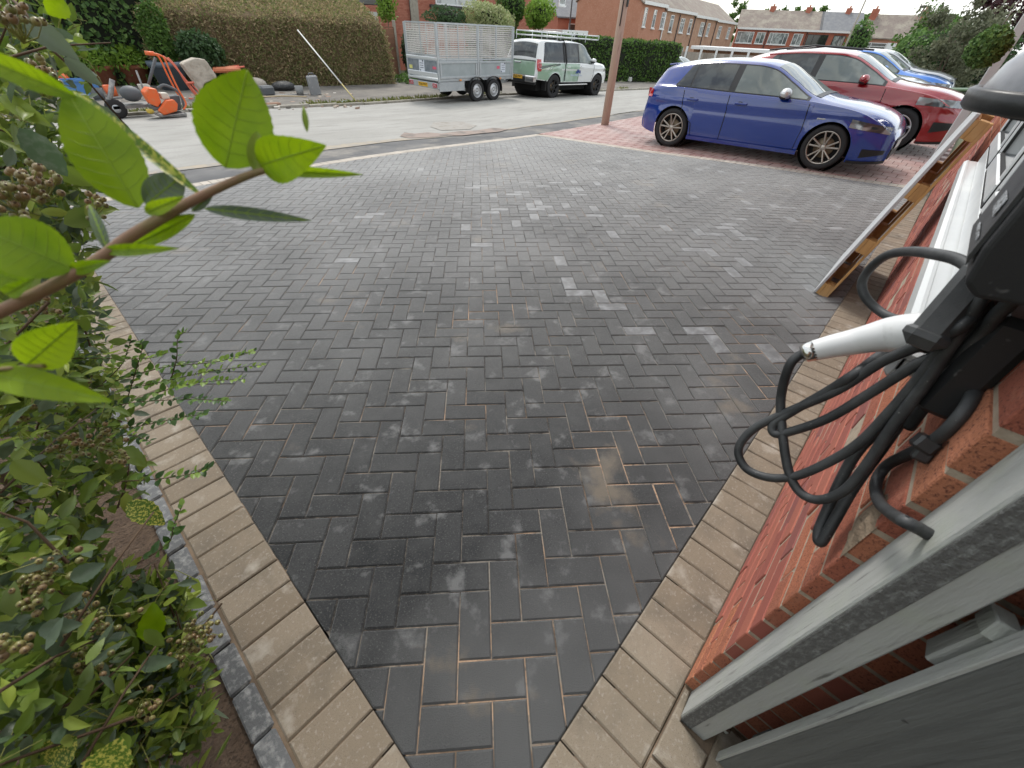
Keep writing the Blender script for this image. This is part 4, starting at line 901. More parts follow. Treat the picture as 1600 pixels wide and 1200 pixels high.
class Body:
    def __init__(s, S):
        s.S = S; sx, sz = S.get('sx', 1), S.get('sz', 1); sy = S.get('sy', 1)
        P = lambda k: pchip([p[0]*sx for p in S[k]], [p[1]*(sz if k[0] == 'z' else sy) for p in S[k]])
        s.zc, s._zb, s.hw, s.wr, s.zl = P('zc'), P('zb'), P('hw'), P('wr'), P('zl')
        s.x0 = S['zc'][0][0]*sx; s.x1 = S['zc'][-1][0]*sx; s.ax = [S['xr']*sx, S['xf']*sx]; s.r = S['r']; s.R = s.r*1.13
        s.cr = S.get('crease', .78)*sz
    def zb(s, x): return min(s._zb(x), s.zc(x)-.035)
    def crown(s, x): return min(.055, .03+.025*max(0, (s.zc(x)-s._zb(x))/.4))
    def zre(s, x): return max(s.zc(x)-s.crown(x), s.zb(x)+.004)
    def low(s, x):
        z = s.zl(x)
        for a in s.ax:
            if abs(x-a) <= s.R+1e-6: z = max(z, s.r+math.sqrt(max(0, s.R**2-(x-a)**2)))
        return min(z, s.zb(x)-.03)
    def ylow(s, x, z):
        zb = s.zb(x); z0 = s.zl(x); t = min(max((z-z0)/(zb-z0), 0), 1); w = s.hw(x)
        y = w*(1-.055*(1-t)**2.2-.035*max(0, t-.55)**1.5/.3)
        y += .016*math.exp(-((z-s.cr)/.028)**2) - .017*math.exp(-((z-s.cr+.085)/.05)**2)
        for a in s.ax:
            d = math.hypot(x-a, z-s.r)
            if d < s.R*1.35: y += .022*math.exp(-((d-s.R)/.05)**2)
        return y
    def yside(s, x, z):
        zb = s.zb(x)
        if z <= zb: return s.ylow(x, z)
        zr = s.zre(x); t = min(1, (z-zb)/max(1e-4, zr-zb)); a = s.ylow(x, zb)-.012; b = min(s.wr(x), a-.005)
        return a+(b-a)*t**1.12
    def ztop(s, x, y):
        w = s.wr(x); return s.zre(x)+(s.zc(x)-s.zre(x))*(1-min(1, abs(y)/w)**2)
    def mesh(s):
        xs = list(np.linspace(s.x0, s.x1, 84))
        for a in s.ax: xs += list(a+s.R*np.sin(np.linspace(-math.pi/2, math.pi/2, 21)))+[a-s.R-.003, a+s.R+.003]
        xs = sorted(xs); q = [xs[0]]
        for x in xs[1:]:
            if x-q[-1] > .0025: q.append(x)
        xs = q; V = []; nL, nU, nT = 12, 5, 6
        for x in xs:
            lo = s.low(x); zb = s.zb(x); half = []
            for i in range(nL+1): z = lo+(zb-lo)*i/nL; half.append((s.ylow(x, z), z))
            for i in range(nU+1): z = zb+(s.zre(x)-zb)*(i/nU); half.append((s.yside(x, max(z, zb+1e-5)), z))
            w = half[-1][0]
            for i in range(1, nT+1): y = w*(1-i/nT); half.append((y, s.zre(x)+(s.zc(x)-s.zre(x))*(1-(y/max(w, 1e-3))**2)))
            V += [(x, y, z) for y, z in half]+[(x, -y, z) for y, z in half[-2::-1]]
        n = len(V)//len(xs); F = [(i*n+j, i*n+j+1, (i+1)*n+j+1, (i+1)*n+j) for i in range(len(xs)-1) for j in range(n-1)]
        F.append(tuple(range(n))); F.append(tuple(range((len(xs)-1)*n, len(xs)*n))[::-1])
        mb = MB(); mb.add(V, F, 0, True); mb.sm[-1] = mb.sm[-2] = False; return mb
    def panel(s, mb, bot, top, x0, x1, side, off=.004, nx=26, nz=6, rnd=.0):
        V = []
        for i in range(nx+1):
            x = x0+(x1-x0)*i/nx; b = bot(x) if callable(bot) else bot; t = top(x) if callable(top) else top
            if t < b: t = b = (t+b)/2
            for j in range(nz+1): z = b+(t-b)*j/nz; V.append((x, side*(s.yside(x, z)+off), z))
        k = nz+1; F = [(i*k+j, (i+1)*k+j, (i+1)*k+j+1, i*k+j+1) for i in range(nx) for j in range(nz)]
        if side > 0: F = [f[::-1] for f in F]
        mb.add(V, F, 0, True)
    def toppanel(s, mb, x0, x1, yf, off=.004, nx=16, ny=16):
        V = []
        for i in range(nx+1):
            x = x0+(x1-x0)*i/nx; w = yf(x)
            for j in range(ny+1): y = -w+2*w*j/ny; V.append((x, y, s.ztop(x, y)+off))
        k = ny+1; mb.add(V, [(i*k+j, (i+1)*k+j, (i+1)*k+j+1, i*k+j+1) for i in range(nx) for j in range(ny)], 0, True)
    def seam(s, mb, pts, side, r=.0062):
        P = []
        for (a, b) in zip(pts[:-1], pts[1:]):
            for k in range(6): t = k/6; x = a[0]+(b[0]-a[0])*t; z = a[1]+(b[1]-a[1])*t; P.append((x, side*(s.yside(x, z)+.0005), z))
        x, z = pts[-1]; P.append((x, side*(s.yside(x, z)+.0005), z)); mb.tube(P, r, 5)
def hatch(name, label, cat, loc, rot, S, pm, rim, detail=True, group=None, doorm=None, glass2=None):
    B = Body(S); t = thing(name, label, cat, loc, rot, group); X = lambda x: x*S.get('sx', 1); Z = lambda z: z*S.get('sz', 1)
    body = B.mesh().build('body', pm, t, local=True)
    mb = MB(); L = B.x1-B.x0; mid = (B.x0+B.x1)/2; w = S['W']*.5
    mb.box((mid, 0, B.r*1.15), (L*.86, w*1.25, B.r*1.1))
    for a in B.ax:
        mb.lathe([(B.R*1.0, -w*.93), (B.R*1.0, w*.93)], (a, 0, B.r), axis='Y', n=28)
    mb.build('underbody', m_under, t, local=True)
    for a in B.ax:
        for sd in (-1, 1): wheel(t, a, sd*(w-.115), B.r, sd, rim, spokes=S.get('spokes', 5), split=S.get('split', True), rr=S.get('rr', .72))
    gl = S['glass']; ct = lambda x: B.zre(x)-.035
    xa, xb = X(gl['rear']), X(gl['front'])
    def top(x):
        return min(ct(x), B.zb(x)+.025+max(0, x-xa)*gl.get('slope', 1.25))
    bot = lambda x: B.zb(x)+.018
    for sd in (-1, 1):
        mb = MB(); B.panel(mb, lambda x: bot(x)-.014, lambda x: min(B.zre(x)-.018, top(x)+.016), xa-.02, xb+.03, sd, .0022, 44, 8); sur = mb.build('window_surround', m_trim, t, local=True)
        for (a, b, dk) in gl['panes']:
            mb = MB(); B.panel(mb, bot, top, X(a), X(b), sd, .0055, 24, 6); mb.build('side_window', (glass2 or m_cglassd) if dk else m_cglass, t, local=True)
        for (a, b) in S['doors']:
            mb = MB(); B.seam(mb, [(X(p[0]), Z(p[1])) for p in a], sd); B.seam(mb, [(X(p[0]), Z(p[1])) for p in b], sd) if b else None
            mb.build('door_gap', m_under, t, local=True)
        for hx in S['handles']:
            z = Z(S['hz']); x = X(hx); y = B.yside(x, z)
            mb = MB(); mb.box((x, sd*(y+.018), z), (.20, .026, .034), ch=.008); hn = mb.build('door_handle', doorm or pm, t, local=True)
            mb = MB(); mb.sphere((x-.02, sd*(y-.004), z), .05, 10, 6, sc=(1.2, .25, .6)); mb.build('handle_recess', m_trim, hn, local=True)
        mx_, mz_ = X(S['mirror'][0]), Z(S['mirror'][1]); y = B.yside(mx_, mz_)
        mb = MB(); mb.sphere((mx_, sd*(y+.13), mz_), .1, 14, 9, sc=(.85, 1.25, .78)); mi = mb.build('door_mirror', S.get('mirm', pm), t, local=True)
        mb = MB(); mb.box((mx_+.02, sd*(y+.03), mz_-.05), (.07, .12, .035), ch=.01); mb.sphere((mx_-.01, sd*(y+.125), mz_-.035), .095, 12, 7, sc=(.8, 1.2, .5)); mb.build('mirror_foot', m_trim, mi, local=True)
        mb = MB(); a = S['head']; B.panel(mb, lambda x: Z(a[2])+(x-X(a[0]))*a[4], lambda x: Z(a[3])+(x-X(a[0]))*a[5], X(a[0]), X(a[1]), sd, .006, 16, 5); hl = mb.build('headlight', m_lampc, t, local=True)
        mb = MB(); a = S['tail']; B.panel(mb, Z(a[2]), Z(a[3]), X(a[0]), X(a[1]), sd, .007, 10, 5); mb.build('tail_light', m_lampr, t, local=True)
        if detail:
            mb = MB(); B.panel(mb, lambda x: B.zl(x)+.0, lambda x: B.zl(x)+.055, B.ax[0]+B.R, B.ax[1]-B.R, sd, .028, 20, 2); B.panel(mb, lambda x: B.zl(x)+.055, lambda x: B.zl(x)+.06, B.ax[0]+B.R, B.ax[1]-B.R, sd, .029, 20, 1); mb.build('side_skirt', S.get('skirt', pm), t, local=True)
            mb = MB(); a = S['vent']; B.panel(mb, lambda x: Z(a[2])+(x-X(a[0]))*.25, lambda x: Z(a[3]), X(a[0]), X(a[1]), sd, .006, 8, 3); mb.build('bumper_vent', m_trim, t, local=True)
            mb = MB(); B.panel(mb, lambda x: B.zl(x)-.01, lambda x: B.zl(x)+.03, B.ax[1]+B.R+.02, B.x1-.0, sd, .012, 8, 2); mb.build('front_splitter', m_trim, t, local=True)
    ws = S['screen']; mb = MB(); B.toppanel(mb, X(ws[0]), X(ws[1]), lambda x: B.wr(x)-.055); mb.build('windscreen', m_cglass, t, local=True)
    mb = MB(); B.toppanel(mb, X(ws[1])-.02, X(ws[1])+.06, lambda x: B.wr(x)-.05, .006); mb.build('scuttle', m_trim, t, local=True)
    rs = S['rearscreen']; mb = MB(); B.toppanel(mb, X(rs[0]), X(rs[1]), lambda x: B.wr(x)-.07, .006); mb.build('rear_screen', glass2 or m_cglassd, t, local=True)
    fx = B.x1+.004; hwf = B.hw(B.x1)*.9; zf = B.zc(B.x1)
    mb = MB(); mb.box((fx, 0, zf-.05), (.012, hwf*1.5, .06), ch=.004); mb.box((fx, 0, Z(.30)), (.012, hwf*1.6, .14), ch=.004); gr_ = mb.build('grille', m_trim, t, local=True)
    mb = MB(); mb.box((fx+.012, 0, Z(.42)), (.008, .52, .11), ch=.001); mb.build('number_plate', mat('white_plate', (.7, .7, .68), .4), t, local=True)
    mb = MB(); 
    for sd in (-1, 1): B.seam(mb, [(X(ws[1])+.03+(B.x1-.14-X(ws[1]))*k/5, 0) for k in range(2)], sd) if 0 else None
    pts = []
    return t, B
GOLF = dict(W=1.79, r=.315, xf=1.33, xr=-1.30, rr=.74,
    zc=[(-2.05, .52), (-2.03, .80), (-1.93, 1.0), (-1.82, 1.20), (-1.74, 1.32), (-1.63, 1.37), (-1.2, 1.44), (-.6, 1.475), (-.1, 1.465), (.15, 1.425), (.5, 1.25), (.9, 1.045), (1.1, 1.0), (1.5, .94), (1.85, .855), (2.05, .755), (2.13, .66), (2.17, .55)],
    zb=[(-2.05, .48), (-1.95, .88), (-1.8, 1.0), (-1.4, 1.01), (-.4, .985), (.8, .955), (1.2, .92), (1.6, .86), (2.17, .6)],
    zl=[(-2.05, .28), (-1.7, .21), (-1.0, .18), (1.0, .18), (1.75, .17), (2.17, .20)],
    hw=[(-2.05, .68), (-1.98, .76), (-1.85, .83), (-1.6, .88), (-1.3, .895), (0, .895), (1.33, .895), (1.7, .88), (1.95, .82), (2.1, .74), (2.17, .62)],
    wr=[(-2.05, .60), (-1.9, .66), (-1.75, .61), (0, .61), (.15, .585), (.9, .71), (1.4, .76), (2.0, .69), (2.17, .52)],
    crease=.80, glass=dict(rear=-1.38, front=.84, slope=1.9, panes=[(-1.37, -1.13, 1), (-1.10, -.42, 1), (-.31, .82, 0)]),
    doors=[([(-1.20, .97), (-1.16, .62), (-.93, .45), (-.90, .22)], [(-.365, .95), (-.345, .6), (-.36, .21)]), ([(.90, .92), (.93, .55), (.90, .24), (-.9, .22)], None)],
    handles=[-1.0, -.13], hz=.835, mirror=(.52, 1.03), head=(1.55, 2.08, .655, .765, -.10, -.13), tail=(-2.045, -1.84, .82, .95), vent=(1.84, 2.12, .25, .38), screen=(.18, .92), rearscreen=(-1.92, -1.76))
import copy as _cp
m_blue = mat('blue_paint', (.001, .028, .23), .18, .0, coat=1., spec=.7)
m_silver = mat('silver_cap', (.62, .63, .64), .3, .6)
G1 = _cp.deepcopy(GOLF); G1['mirm'] = m_silver; G1['sz'] = .945
bcar, BB = hatch('hatchback_car', 'glossy blue hatchback with silver mirror parked on the red block drive', 'car', (9.615, 2.16, g(8.75, 2.1)), (0, R(-1.55), R(-90)), G1, m_blue, m_rim)
mb = MB(); x = -1.62; z = .815
for sd in (-1, 1): BB.panel(mb, .70, .83, -1.74, -1.56, sd, .003, 6, 4)
mb.build('fuel_flap', m_blue, bcar, local=True)
for sd in (-1, 1): mb = MB(); mb.box((1.14, sd*(BB.yside(1.14, .69)+.004), .69), (.12, .006, .02), ch=.002); mb.build('wing_badge', m_chrome, bcar, local=True)
mb = MB(); mb.box((-1.72, 0, 1.335), (.16, .92, .03), ry=-.12, ch=.012); mb.v = [(a, b, c*.945+.005) for a, b, c in mb.v]; mb.build('roof_spoiler', m_blue, bcar, local=True)
KUGA = _cp.deepcopy(GOLF); KUGA.update(sx=1.045, sz=1.055, sy=1.03, W=1.86, r=.355, xf=1.32, rr=.70, crease=.70, spokes=5, split=False,
    zc=[(-2.10, .60), (-2.08, .85), (-1.98, 1.06), (-1.80, 1.27), (-1.70, 1.325), (-1.2, 1.415), (-.6, 1.45), (-.1, 1.44), (.18, 1.40), (.55, 1.24), (.95, 1.045), (1.2, 1.0), (1.6, .965), (1.9, .90), (2.1, .80), (2.2, .62)],
    head=(1.44, 2.12, .73, .84, -.03, -.05), vent=(1.82, 2.13, .34, .50), mirror=(.52, 1.04), hz=.88)
m_red = mat('red_paint', (.27, .002, .008), .25, .1, coat=1., spec=.7)
K1 = _cp.deepcopy(KUGA)
rcar, RB = hatch('suv_car', 'glossy dark red family SUV parked beyond the blue hatchback', 'car', (12.58, 1.66, g(11.7, 1)+.0), (0, R(-1.4), R(-90)), K1, m_red, m_rims)
for sd in (-1, 1): MB().tube([(-1.45, sd*.60, 1.49), (-.6, sd*.62, 1.578), (.25, sd*.60, 1.53)], .016, 8).build('roof_rail', m_trim, rcar, local=True)
mb = MB()
for a in RB.ax: 
    pass
OTH = _cp.deepcopy(GOLF)
def other(lbl, col, x, y, S=KUGA, metal=.3, g_=None):
    return hatch('parked_car', lbl, 'car', (x, y, -.12 if x < 26 else g(x, y)), (0, 0, R(-90)), _cp.deepcopy(S), mat('paint', col, .28, metal, coat=1.), m_rims, detail=False)[0]
other('white car with dark windows between the red SUV and the bright blue car', (.6, .62, .63), 16.6, 2.5)
other('bright sky blue car parked beyond the red SUV', (.02, .16, .55), 19.4, 2.3)
other('silver grey car parked furthest along beside the shrubs', (.42, .44, .46), 22.8, 2.4)
other('pale green car half hidden behind the blue hatchback roof and clipped hedge', (.5, .56, .55), *at_h(1062, 95, 41)[:2])

# ---- pickup with canopy
m_van = mat('white_paint', (.66, .68, .68), .3, coat=1.)
PK = dict(W=1.86, r=.385, xf=1.45, xr=-1.45, rr=.62, spokes=6, split=False,
    zc=[(-2.50, .72), (-2.49, 1.10), (-2.44, 1.22), (-2.22, 1.72), (-2.12, 1.79), (-1.2, 1.80), (-.2, 1.81), (.3, 1.79), (.55, 1.73), (.95, 1.42), (1.22, 1.22), (1.5, 1.18), (2.1, 1.10), (2.3, .98), (2.36, .72)],
    zb=[(-2.5, .7), (-2.44, 1.10), (-2.2, 1.13), (0, 1.13), (1.0, 1.10), (1.6, 1.08), (2.36, .8)],
    zl=[(-2.5, .62), (-2.1, .58), (-1.4, .52), (1.4, .50), (1.9, .46), (2.36, .42)],
    hw=[(-2.5, .88), (-2.3, .915), (-1.45, .93), (1.45, .93), (1.9, .90), (2.2, .80), (2.36, .66)],
    wr=[(-2.5, .84), (-2.2, .70), (-1, .70), (0, .70), (.55, .64), (1.22, .74), (1.6, .78), (2.2, .68), (2.36, .56)],
    crease=.95, glass=dict(rear=-2.12, front=1.10, slope=4, panes=[(-2.06, -.95, 1), (-.70, -.02, 1), (.08, 1.06, 0)]),
    doors=[([(-.86, 1.1), (-.86, .52)], [(.02, 1.1), (.06, .52)]), ([(1.1, 1.08), (1.08, .7), (.98, .52)], None)],
    handles=[-.62, .22], hz=1.0, mirror=(.98, 1.22), head=(1.86, 2.28, .86, .98, .0, .05), tail=(-2.47, -2.26, .86, 1.22), vent=(2.0, 2.25, .52, .62), screen=(.58, 1.18), rearscreen=(-2.42, -2.24))
pk, PB = hatch('pickup_truck', 'white pickup with green printed sides, canopy and roof rack parked at the far kerb', 'pickup', (17.05, 12.72, g(17.05, 12.2)), (0, R(1.1), R(-1.5)), PK, m_van, m_rimb, detail=False)
m_mint = mat('mint_wrap', (.25, .38, .27), .35, coat=.8, var=[(1.6, (.42, .54, .47), .45, .65, 3)]); m_dkwrap = mat('dark_stripe', (.05, .075, .06), .4, coat=.6); m_pale = mat('pale_stripe', (.58, .70, .52), .4, coat=.6)
for sd in (-1, 1):
    mb = MB(); PB.panel(mb, lambda x: PB.low(x)+.02, lambda x: PB.zb(x)-.02, -2.42, .10, sd, .003, 60, 8); mb.build('mint_wrap', m_mint, pk, local=True)
    mb = MB(); PB.panel(mb, lambda x: 1.0+(x+2.25)*.10-.06, lambda x: 1.03+(x+2.25)*.07, -2.3, -1.15, sd, .0055, 24, 2); mb.build('dark_stripe', m_dkwrap, pk, local=True)
    mb = MB(); PB.panel(mb, lambda x: .88+(x+2.3)*.20, lambda x: .92+(x+2.3)*.16, -2.3, -1.0, sd, .006, 24, 2); mb.build('pale_stripe', m_pale, pk, local=True)
    # printed mountain emblem with a line of lettering under it
    mb = MB(); zz = .88; yy = lambda x, z: sd*(PB.yside(x, z)+.0075)
    for tri in (((-.16, .80), (.02, .99), (.05, .80)), ((.03, .86), (.075, 1.02), (.12, .80)), ((.10, .80), (.14, .93), (.20, .80))):
        q = [(x, yy(x, z), z) for x, z in tri]; mb.add(q, [(0, 1, 2) if sd < 0 else (2, 1, 0)])
    mb.build('mountain_emblem', mat('emblem_blue', (.02, .05, .22), .4), pk, local=True)
    mb = MB()
    for k in range(9): x = -.42+k*.085; h_ = (.07, .05, .05, .065, .05, .05, .065, .05, .03)[k]; mb.box((x, yy(x, .74), .715+h_/2), (.05, .001, h_))
    mb.build('blurred_lettering', mat('emblem_pale', (.42, .5, .62), .4), pk, local=True)
mb = MB(); mb.tube([(-.84, -.955, 1.1), (-.84, -.80, 1.62), (-.84, -.70, 1.79), (-.84, 0, 1.815), (-.84, .70, 1.79), (-.84, .80, 1.62), (-.84, .955, 1.1)], .022, 6); mb.box((-.84, -.935, .84), (.025, .02, .55)); mb.build('canopy_gap', m_under, pk, local=True)
mb = MB(); mb.box((-2.46, 0, 1.15), (.06, 1.5, .07), ch=.01); mb.build('dark_band', m_dkwrap, pk, local=True)
mb = MB(); mb.box((-2.50, 0, .93), (.02, 1.55, .42), ch=.01); mb.build('tailgate', m_mint, pk, local=True)
mb = MB(); mb.box((-2.515, .12, 1.09), (.03, .34, .05), ch=.01); mb.build('tailgate_handle', m_chrome, pk, local=True)
mb = MB(); mb.box((-2.58, -.66, .62), (.16, .5, .2), ch=.03); mb.box((-2.58, .66, .62), (.16, .5, .2), ch=.03); mb.build('rear_bumper', m_chrome, pk, local=True)
mb = MB(); mb.box((-2.56, 0, .60), (.14, .86, .18), ch=.02); mb.box((-2.5, 0, .50), (.1, 1.7, .12), ch=.02); mb.box((-1.95, -.80, .42), (.03, .25, .32)); mb.box((-1.95, .80, .42), (.03, .25, .32)); mb.build('bumper_centre', m_trim, pk, local=True)
m_amber = mat('amber_plate', (.72, .42, .03), .4); m_ink = mat('plate_ink', (.01, .01, .01), .5)
def plate(parent, x, y, z, txt, w=.52, h=.11):
    mb = MB(); mb.box((x, y, z), (.006, w, h), ch=.001); p = mb.build('number_plate', m_amber, parent, local=True)
    cu = bpy.data.curves.new('plate_lettering', 'FONT'); cu.body = txt; cu.size = .105; cu.align_x = 'CENTER'; cu.align_y = 'CENTER'; cu.extrude = .0006; cu.space_character = 1.02; cu.offset = .002
    cu.materials.append(m_ink); o = bpy.data.objects.new('lettering_source', cu); me = bpy.data.meshes.new_from_object(o); bpy.data.objects.remove(o); o = link('plate_lettering', me); o.parent = p; o.location = (x-.0045, y, z); o.rotation_euler = (R(90), 0, R(-90)); o.scale = (.95, 1, 1)
plate(pk, -2.645, -.02, .66, 'YK65 PWY')
mb = MB(); mb.box((-.3, -.955, .44), (1.9, .10, .04), ch=.012); mb.box((-.3, .955, .44), (1.9, .10, .04), ch=.012); mb.build('side_step', m_chrome, pk, local=True)
rk = MB()
for sd in (-1, 1):
    for z in (1.90, 2.02): rk.tube([(-2.1, sd*.66, z), (1.5, sd*.60, z-.02)], .016, 6)
    for x in (-2.1, -1.2, -.3, .6, 1.5): rk.tube([(x, sd*.65, 1.78 if x < .7 else 1.88), (x, sd*.65, 2.02)], .013, 6)
for x in (-2.1, -1.65, -1.2, -.75, -.3, .15, .6, 1.05, 1.5): rk.tube([(x, -.65, 1.90), (x, .65, 1.90)], .013, 6)
for x in (-2.1, 1.5): rk.tube([(x, -.65, 2.02), (x, .65, 2.02)], .013, 6)
rk.build('roof_rack', mat('rack_alloy', (.62, .65, .66), .35, .7), pk, local=True)
mb = MB(); mb.box((-1.30, -.79, 1.42), (.16, .02, .5), rx=-.28)
mb.build('timber_offcut', mat('light_timber', (.55, .36, .2), .7), pk, local=True)

# ---- caged tipper trailer
m_galv = mat('galvanised_steel', (.47, .50, .51), .45, .45, var=[(5, (.40, .43, .45), .42, .65, 5), (60, (.55, .58, .60), .55, .7, 3)]); m_panelg = mat('grey_side_panel', (.33, .37, .38), .5, .3, var=[(3, (.38, .42, .43), .4, .6, 3)])
tr = thing('caged_trailer', 'galvanised twin axle tipper trailer with mesh cage sides hitched behind the pickup', 'trailer', (12.15, 13.5, g(12, 12.8)), (0, 0, R(-1.5)))
X0, X1, Y0, Y1, Z0, ZM, Z1 = -1.65, 1.80, -.86, .86, .70, 1.16, 2.10
mb = MB(); mb.box(((X0+X1)/2, 0, Z0-.04), (X1-X0, Y1-Y0, .08), ch=.006); mb.build('bed', m_galv, tr, local=True)
mb = MB()
for y in (-.5, .5): mb.box((.1, y, Z0-.16), (3.2, .09, .14))
mb.box((2.0, 0, .50), (1.6, .1, .1)); mb.beam((1.2, -.5, .5), (2.5, 0, .48), .07, .09); mb.beam((1.2, .5, .5), (2.5, 0, .48), .07, .09); mb.box((2.62, 0, .52), (.34, .12, .1), ch=.02); mb.box((2.3, .0, .70), (.07, .07, .5), ch=.01)
mb.build('chassis', m_galv, tr, local=True)
pf = MB()
for x in (X0, .09, X1):
    for y in (Y0, Y1): MB().box((x, y, (Z0-.1+Z1)/2), (.06, .06, Z1-Z0+.1), ch=.006).build('cage_post', m_galv, tr, local=True)
for sd, y in ((-1, Y0), (1, Y1)):
    for (a, b) in ((X0+.04, .05), (.13, X1-.04)):
        mb = MB(); mb.box(((a+b)/2, y, (Z0+ZM)/2), (b-a, .02, ZM-Z0-.08)); pn = mb.build('side_panel', m_panelg, tr, local=True)
        mb = MB()
        for z in (Z0+.03, ZM-.03): mb.box(((a+b)/2, y+sd*.012, z), (b-a, .04, .06), ch=.005)
        for x in (a+.05, b-.05): mb.box((x, y+sd*.012, (Z0+ZM)/2), (.07, .038, ZM-Z0-.12), ch=.005)
        mb.build('panel_frame', m_galv, pn, local=True)
def cage(p0, p1, z0, z1, out_):
    p0, p1 = Vector(p0), Vector(p1); fr = MB(); ms = MB(); dv = (p1-p0); L = dv.length; dv.normalize(); o = Vector(out_)*.0
    for z in (z0, z1): fr.beam(p0+Vector((0, 0, z)), p1+Vector((0, 0, z)), .035, .04)
    for s_ in (0, .5, 1): q = p0+dv*L*s_; fr.beam(q+Vector((0, 0, z0)), q+Vector((0, 0, z1)), .03, .03)
    f_ = fr.build('cage_frame', m_galv, tr, local=True)
    n = int(L/.062)
    for i in range(1, n): q = p0+dv*L*i/n; ms.beam(q+Vector((0, 0, z0)), q+Vector((0, 0, z1)), .007, .007)
    n = int((z1-z0)/.055)
    for i in range(1, n): z = z0+(z1-z0)*i/n; ms.beam(p0+Vector((0, 0, z)), p1+Vector((0, 0, z)), .007, .020)
    ms.build('mesh_wires', m_meshw, f_, kind='stuff', local=True)
m_meshw = mat('mesh_wire', (.62, .60, .57), .6, .2)
for y, sd in ((Y0, -1), (Y1, 1)):
    cage((X0+.05, y, 0), (.05, y, 0), ZM+.04, Z1, (0, sd, 0)); cage((.13, y, 0), (X1-.05, y, 0), ZM+.04, Z1, (0, sd, 0))
cage((X0, Y0+.05, 0), (X0, Y1-.05, 0), ZM+.14, Z1, (-1, 0, 0)); cage((X1, Y0+.05, 0), (X1, Y1-.05, 0), ZM+.04, Z1, (1, 0, 0))
mb = MB(); mb.box((X0-.01, 0, Z0+.28), (.02, 1.62, .36)); tb = mb.build('tailboard', mat('galv_sheet', (.40, .45, .5), .35, .6, var=[(7, (.28, .33, .39), .4, .6, 4)]), tr, local=True)
mb = MB(); mb.box((X0-.03, 0, Z0+.09), (.05, 1.64, .13), ch=.015); mb.box((X0-.03, 0, ZM+.06), (.05, 1.70, .08), ch=.015); mb.box((X0-.03, 0, Z0-.03), (.05, 1.70, .06), ch=.01); mb.build('tailboard_rail', mat('pale_galv', (.62, .65, .66), .4, .4), tb, local=True)
# printed notices on the tailboard and side
m_sgn = mat('notice_white', (.62, .66, .72), .5); m_sgb = mat('notice_ink', (.04, .05, .09), .5); m_pink = mat('notice_pink', (.6, .12, .18), .5); m_yel = mat('notice_yellow', (.6, .58, .2), .5)
nb = MB(); nb.box((X0-.023, .02, Z0+.30), (.004, .30, .30)); ns = nb.build('notice', m_sgn, tb, local=True); nb = MB()
for k in range(3): nb.box((X0-.027, .02, Z0+.37-k*.06), (.003, .20, .014))
nb.sphere((X0-.027, -.05, Z0+.43), .028, 8, 6, sc=(.1, 1, 1)); nb.sphere((X0-.027, .10, Z0+.18), .025, 8, 6, sc=(.1, 1, 1)); nb.build('notice_print', m_sgb, ns, local=True)
nb = MB(); nb.box((X0-.023, -.68, Z0+.28), (.004, .2, .07)); nb.build('pink_sticker', m_pink, tb, local=True); nb = MB(); nb.box((X0-.023, .66, Z0+.24), (.004, .18, .1)); nb.build('yellow_sticker', m_yel, tb, local=True)
nb = MB(); nb.box((1.30, Y0-.013, Z0+.26), (.24, .004, .28)); ns = nb.build('notice', m_sgn, tr, local=True); nb = MB()
for k in range(3): nb.box((1.31, Y0-.017, Z0+.33-k*.06), (.16, .003, .013))
nb.sphere((1.38, Y0-.017, Z0+.38), .025, 8, 6, sc=(1, .1, 1)); nb.sphere((1.22, Y0-.017, Z0+.15), .025, 8, 6, sc=(1, .1, 1)); nb.build('notice_print', m_sgb, ns, local=True)
nb = MB(); nb.box((1.06, Y0-.013, Z0+.27), (.14, .004, .08)); nb.build('pink_sticker', m_pink, tr, local=True)
mb = MB(); mb.box((X0-.02, 0, .50), (.06, 1.66, .17), ch=.01); mb.build('light_bar', m_galv, tr, local=True)
for y in (-.68, .68): mb = MB(); mb.box((X0-.06, y, .51), (.03, .24, .13), ch=.01); mb.build('tail_light', mat('trailer_lamp', (.35, .03, .05), .15, coat=1., var=[(22, (.55, .35, .35), .5, .56, 2)]), tr, local=True)
plate(tr, X0-.055, 0, .50, 'YK65 PWY')
for x in (-.75, 1.15): MB().box((x, Y0-.035, Z0-.05), (.09, .02, .05), ch=.006).build('side_marker', mat('amber_marker', (.75, .3, .08), .3), tr, local=True)
for x in (-.02, .80):
    for sd in (-1, 1):
        wheel(tr, x-.02, sd*.88, .325, sd, m_galvw, w=.17, spokes=0, split=False, rr=.62, steel=True)
    pts = lambda sd: [(x-.02+.39*math.cos(a), sd*.88, .33+.40*math.sin(a)) for a in np.linspace(-.15, math.pi+.15, 14)]
    for sd in (-1, 1):
        mb = MB(); P = pts(sd); V = []
        for p in P: V += [(p[0], p[1]-.11, p[2]), (p[0], p[1]+.11, p[2])]
        mb.add(V, [(2*i, 2*i+1, 2*i+3, 2*i+2) for i in range(13)], 0, True); mb.build('mudguard', m_trim, tr, local=True)
mb = MB(); mb.box((-1.1, Y0+.02, .48), (1.1, .03, .26)); mb.box((.38, 0, .33), (1.2, 1.3, .1)); mb.build('skid_plate', m_galv, tr, local=True)
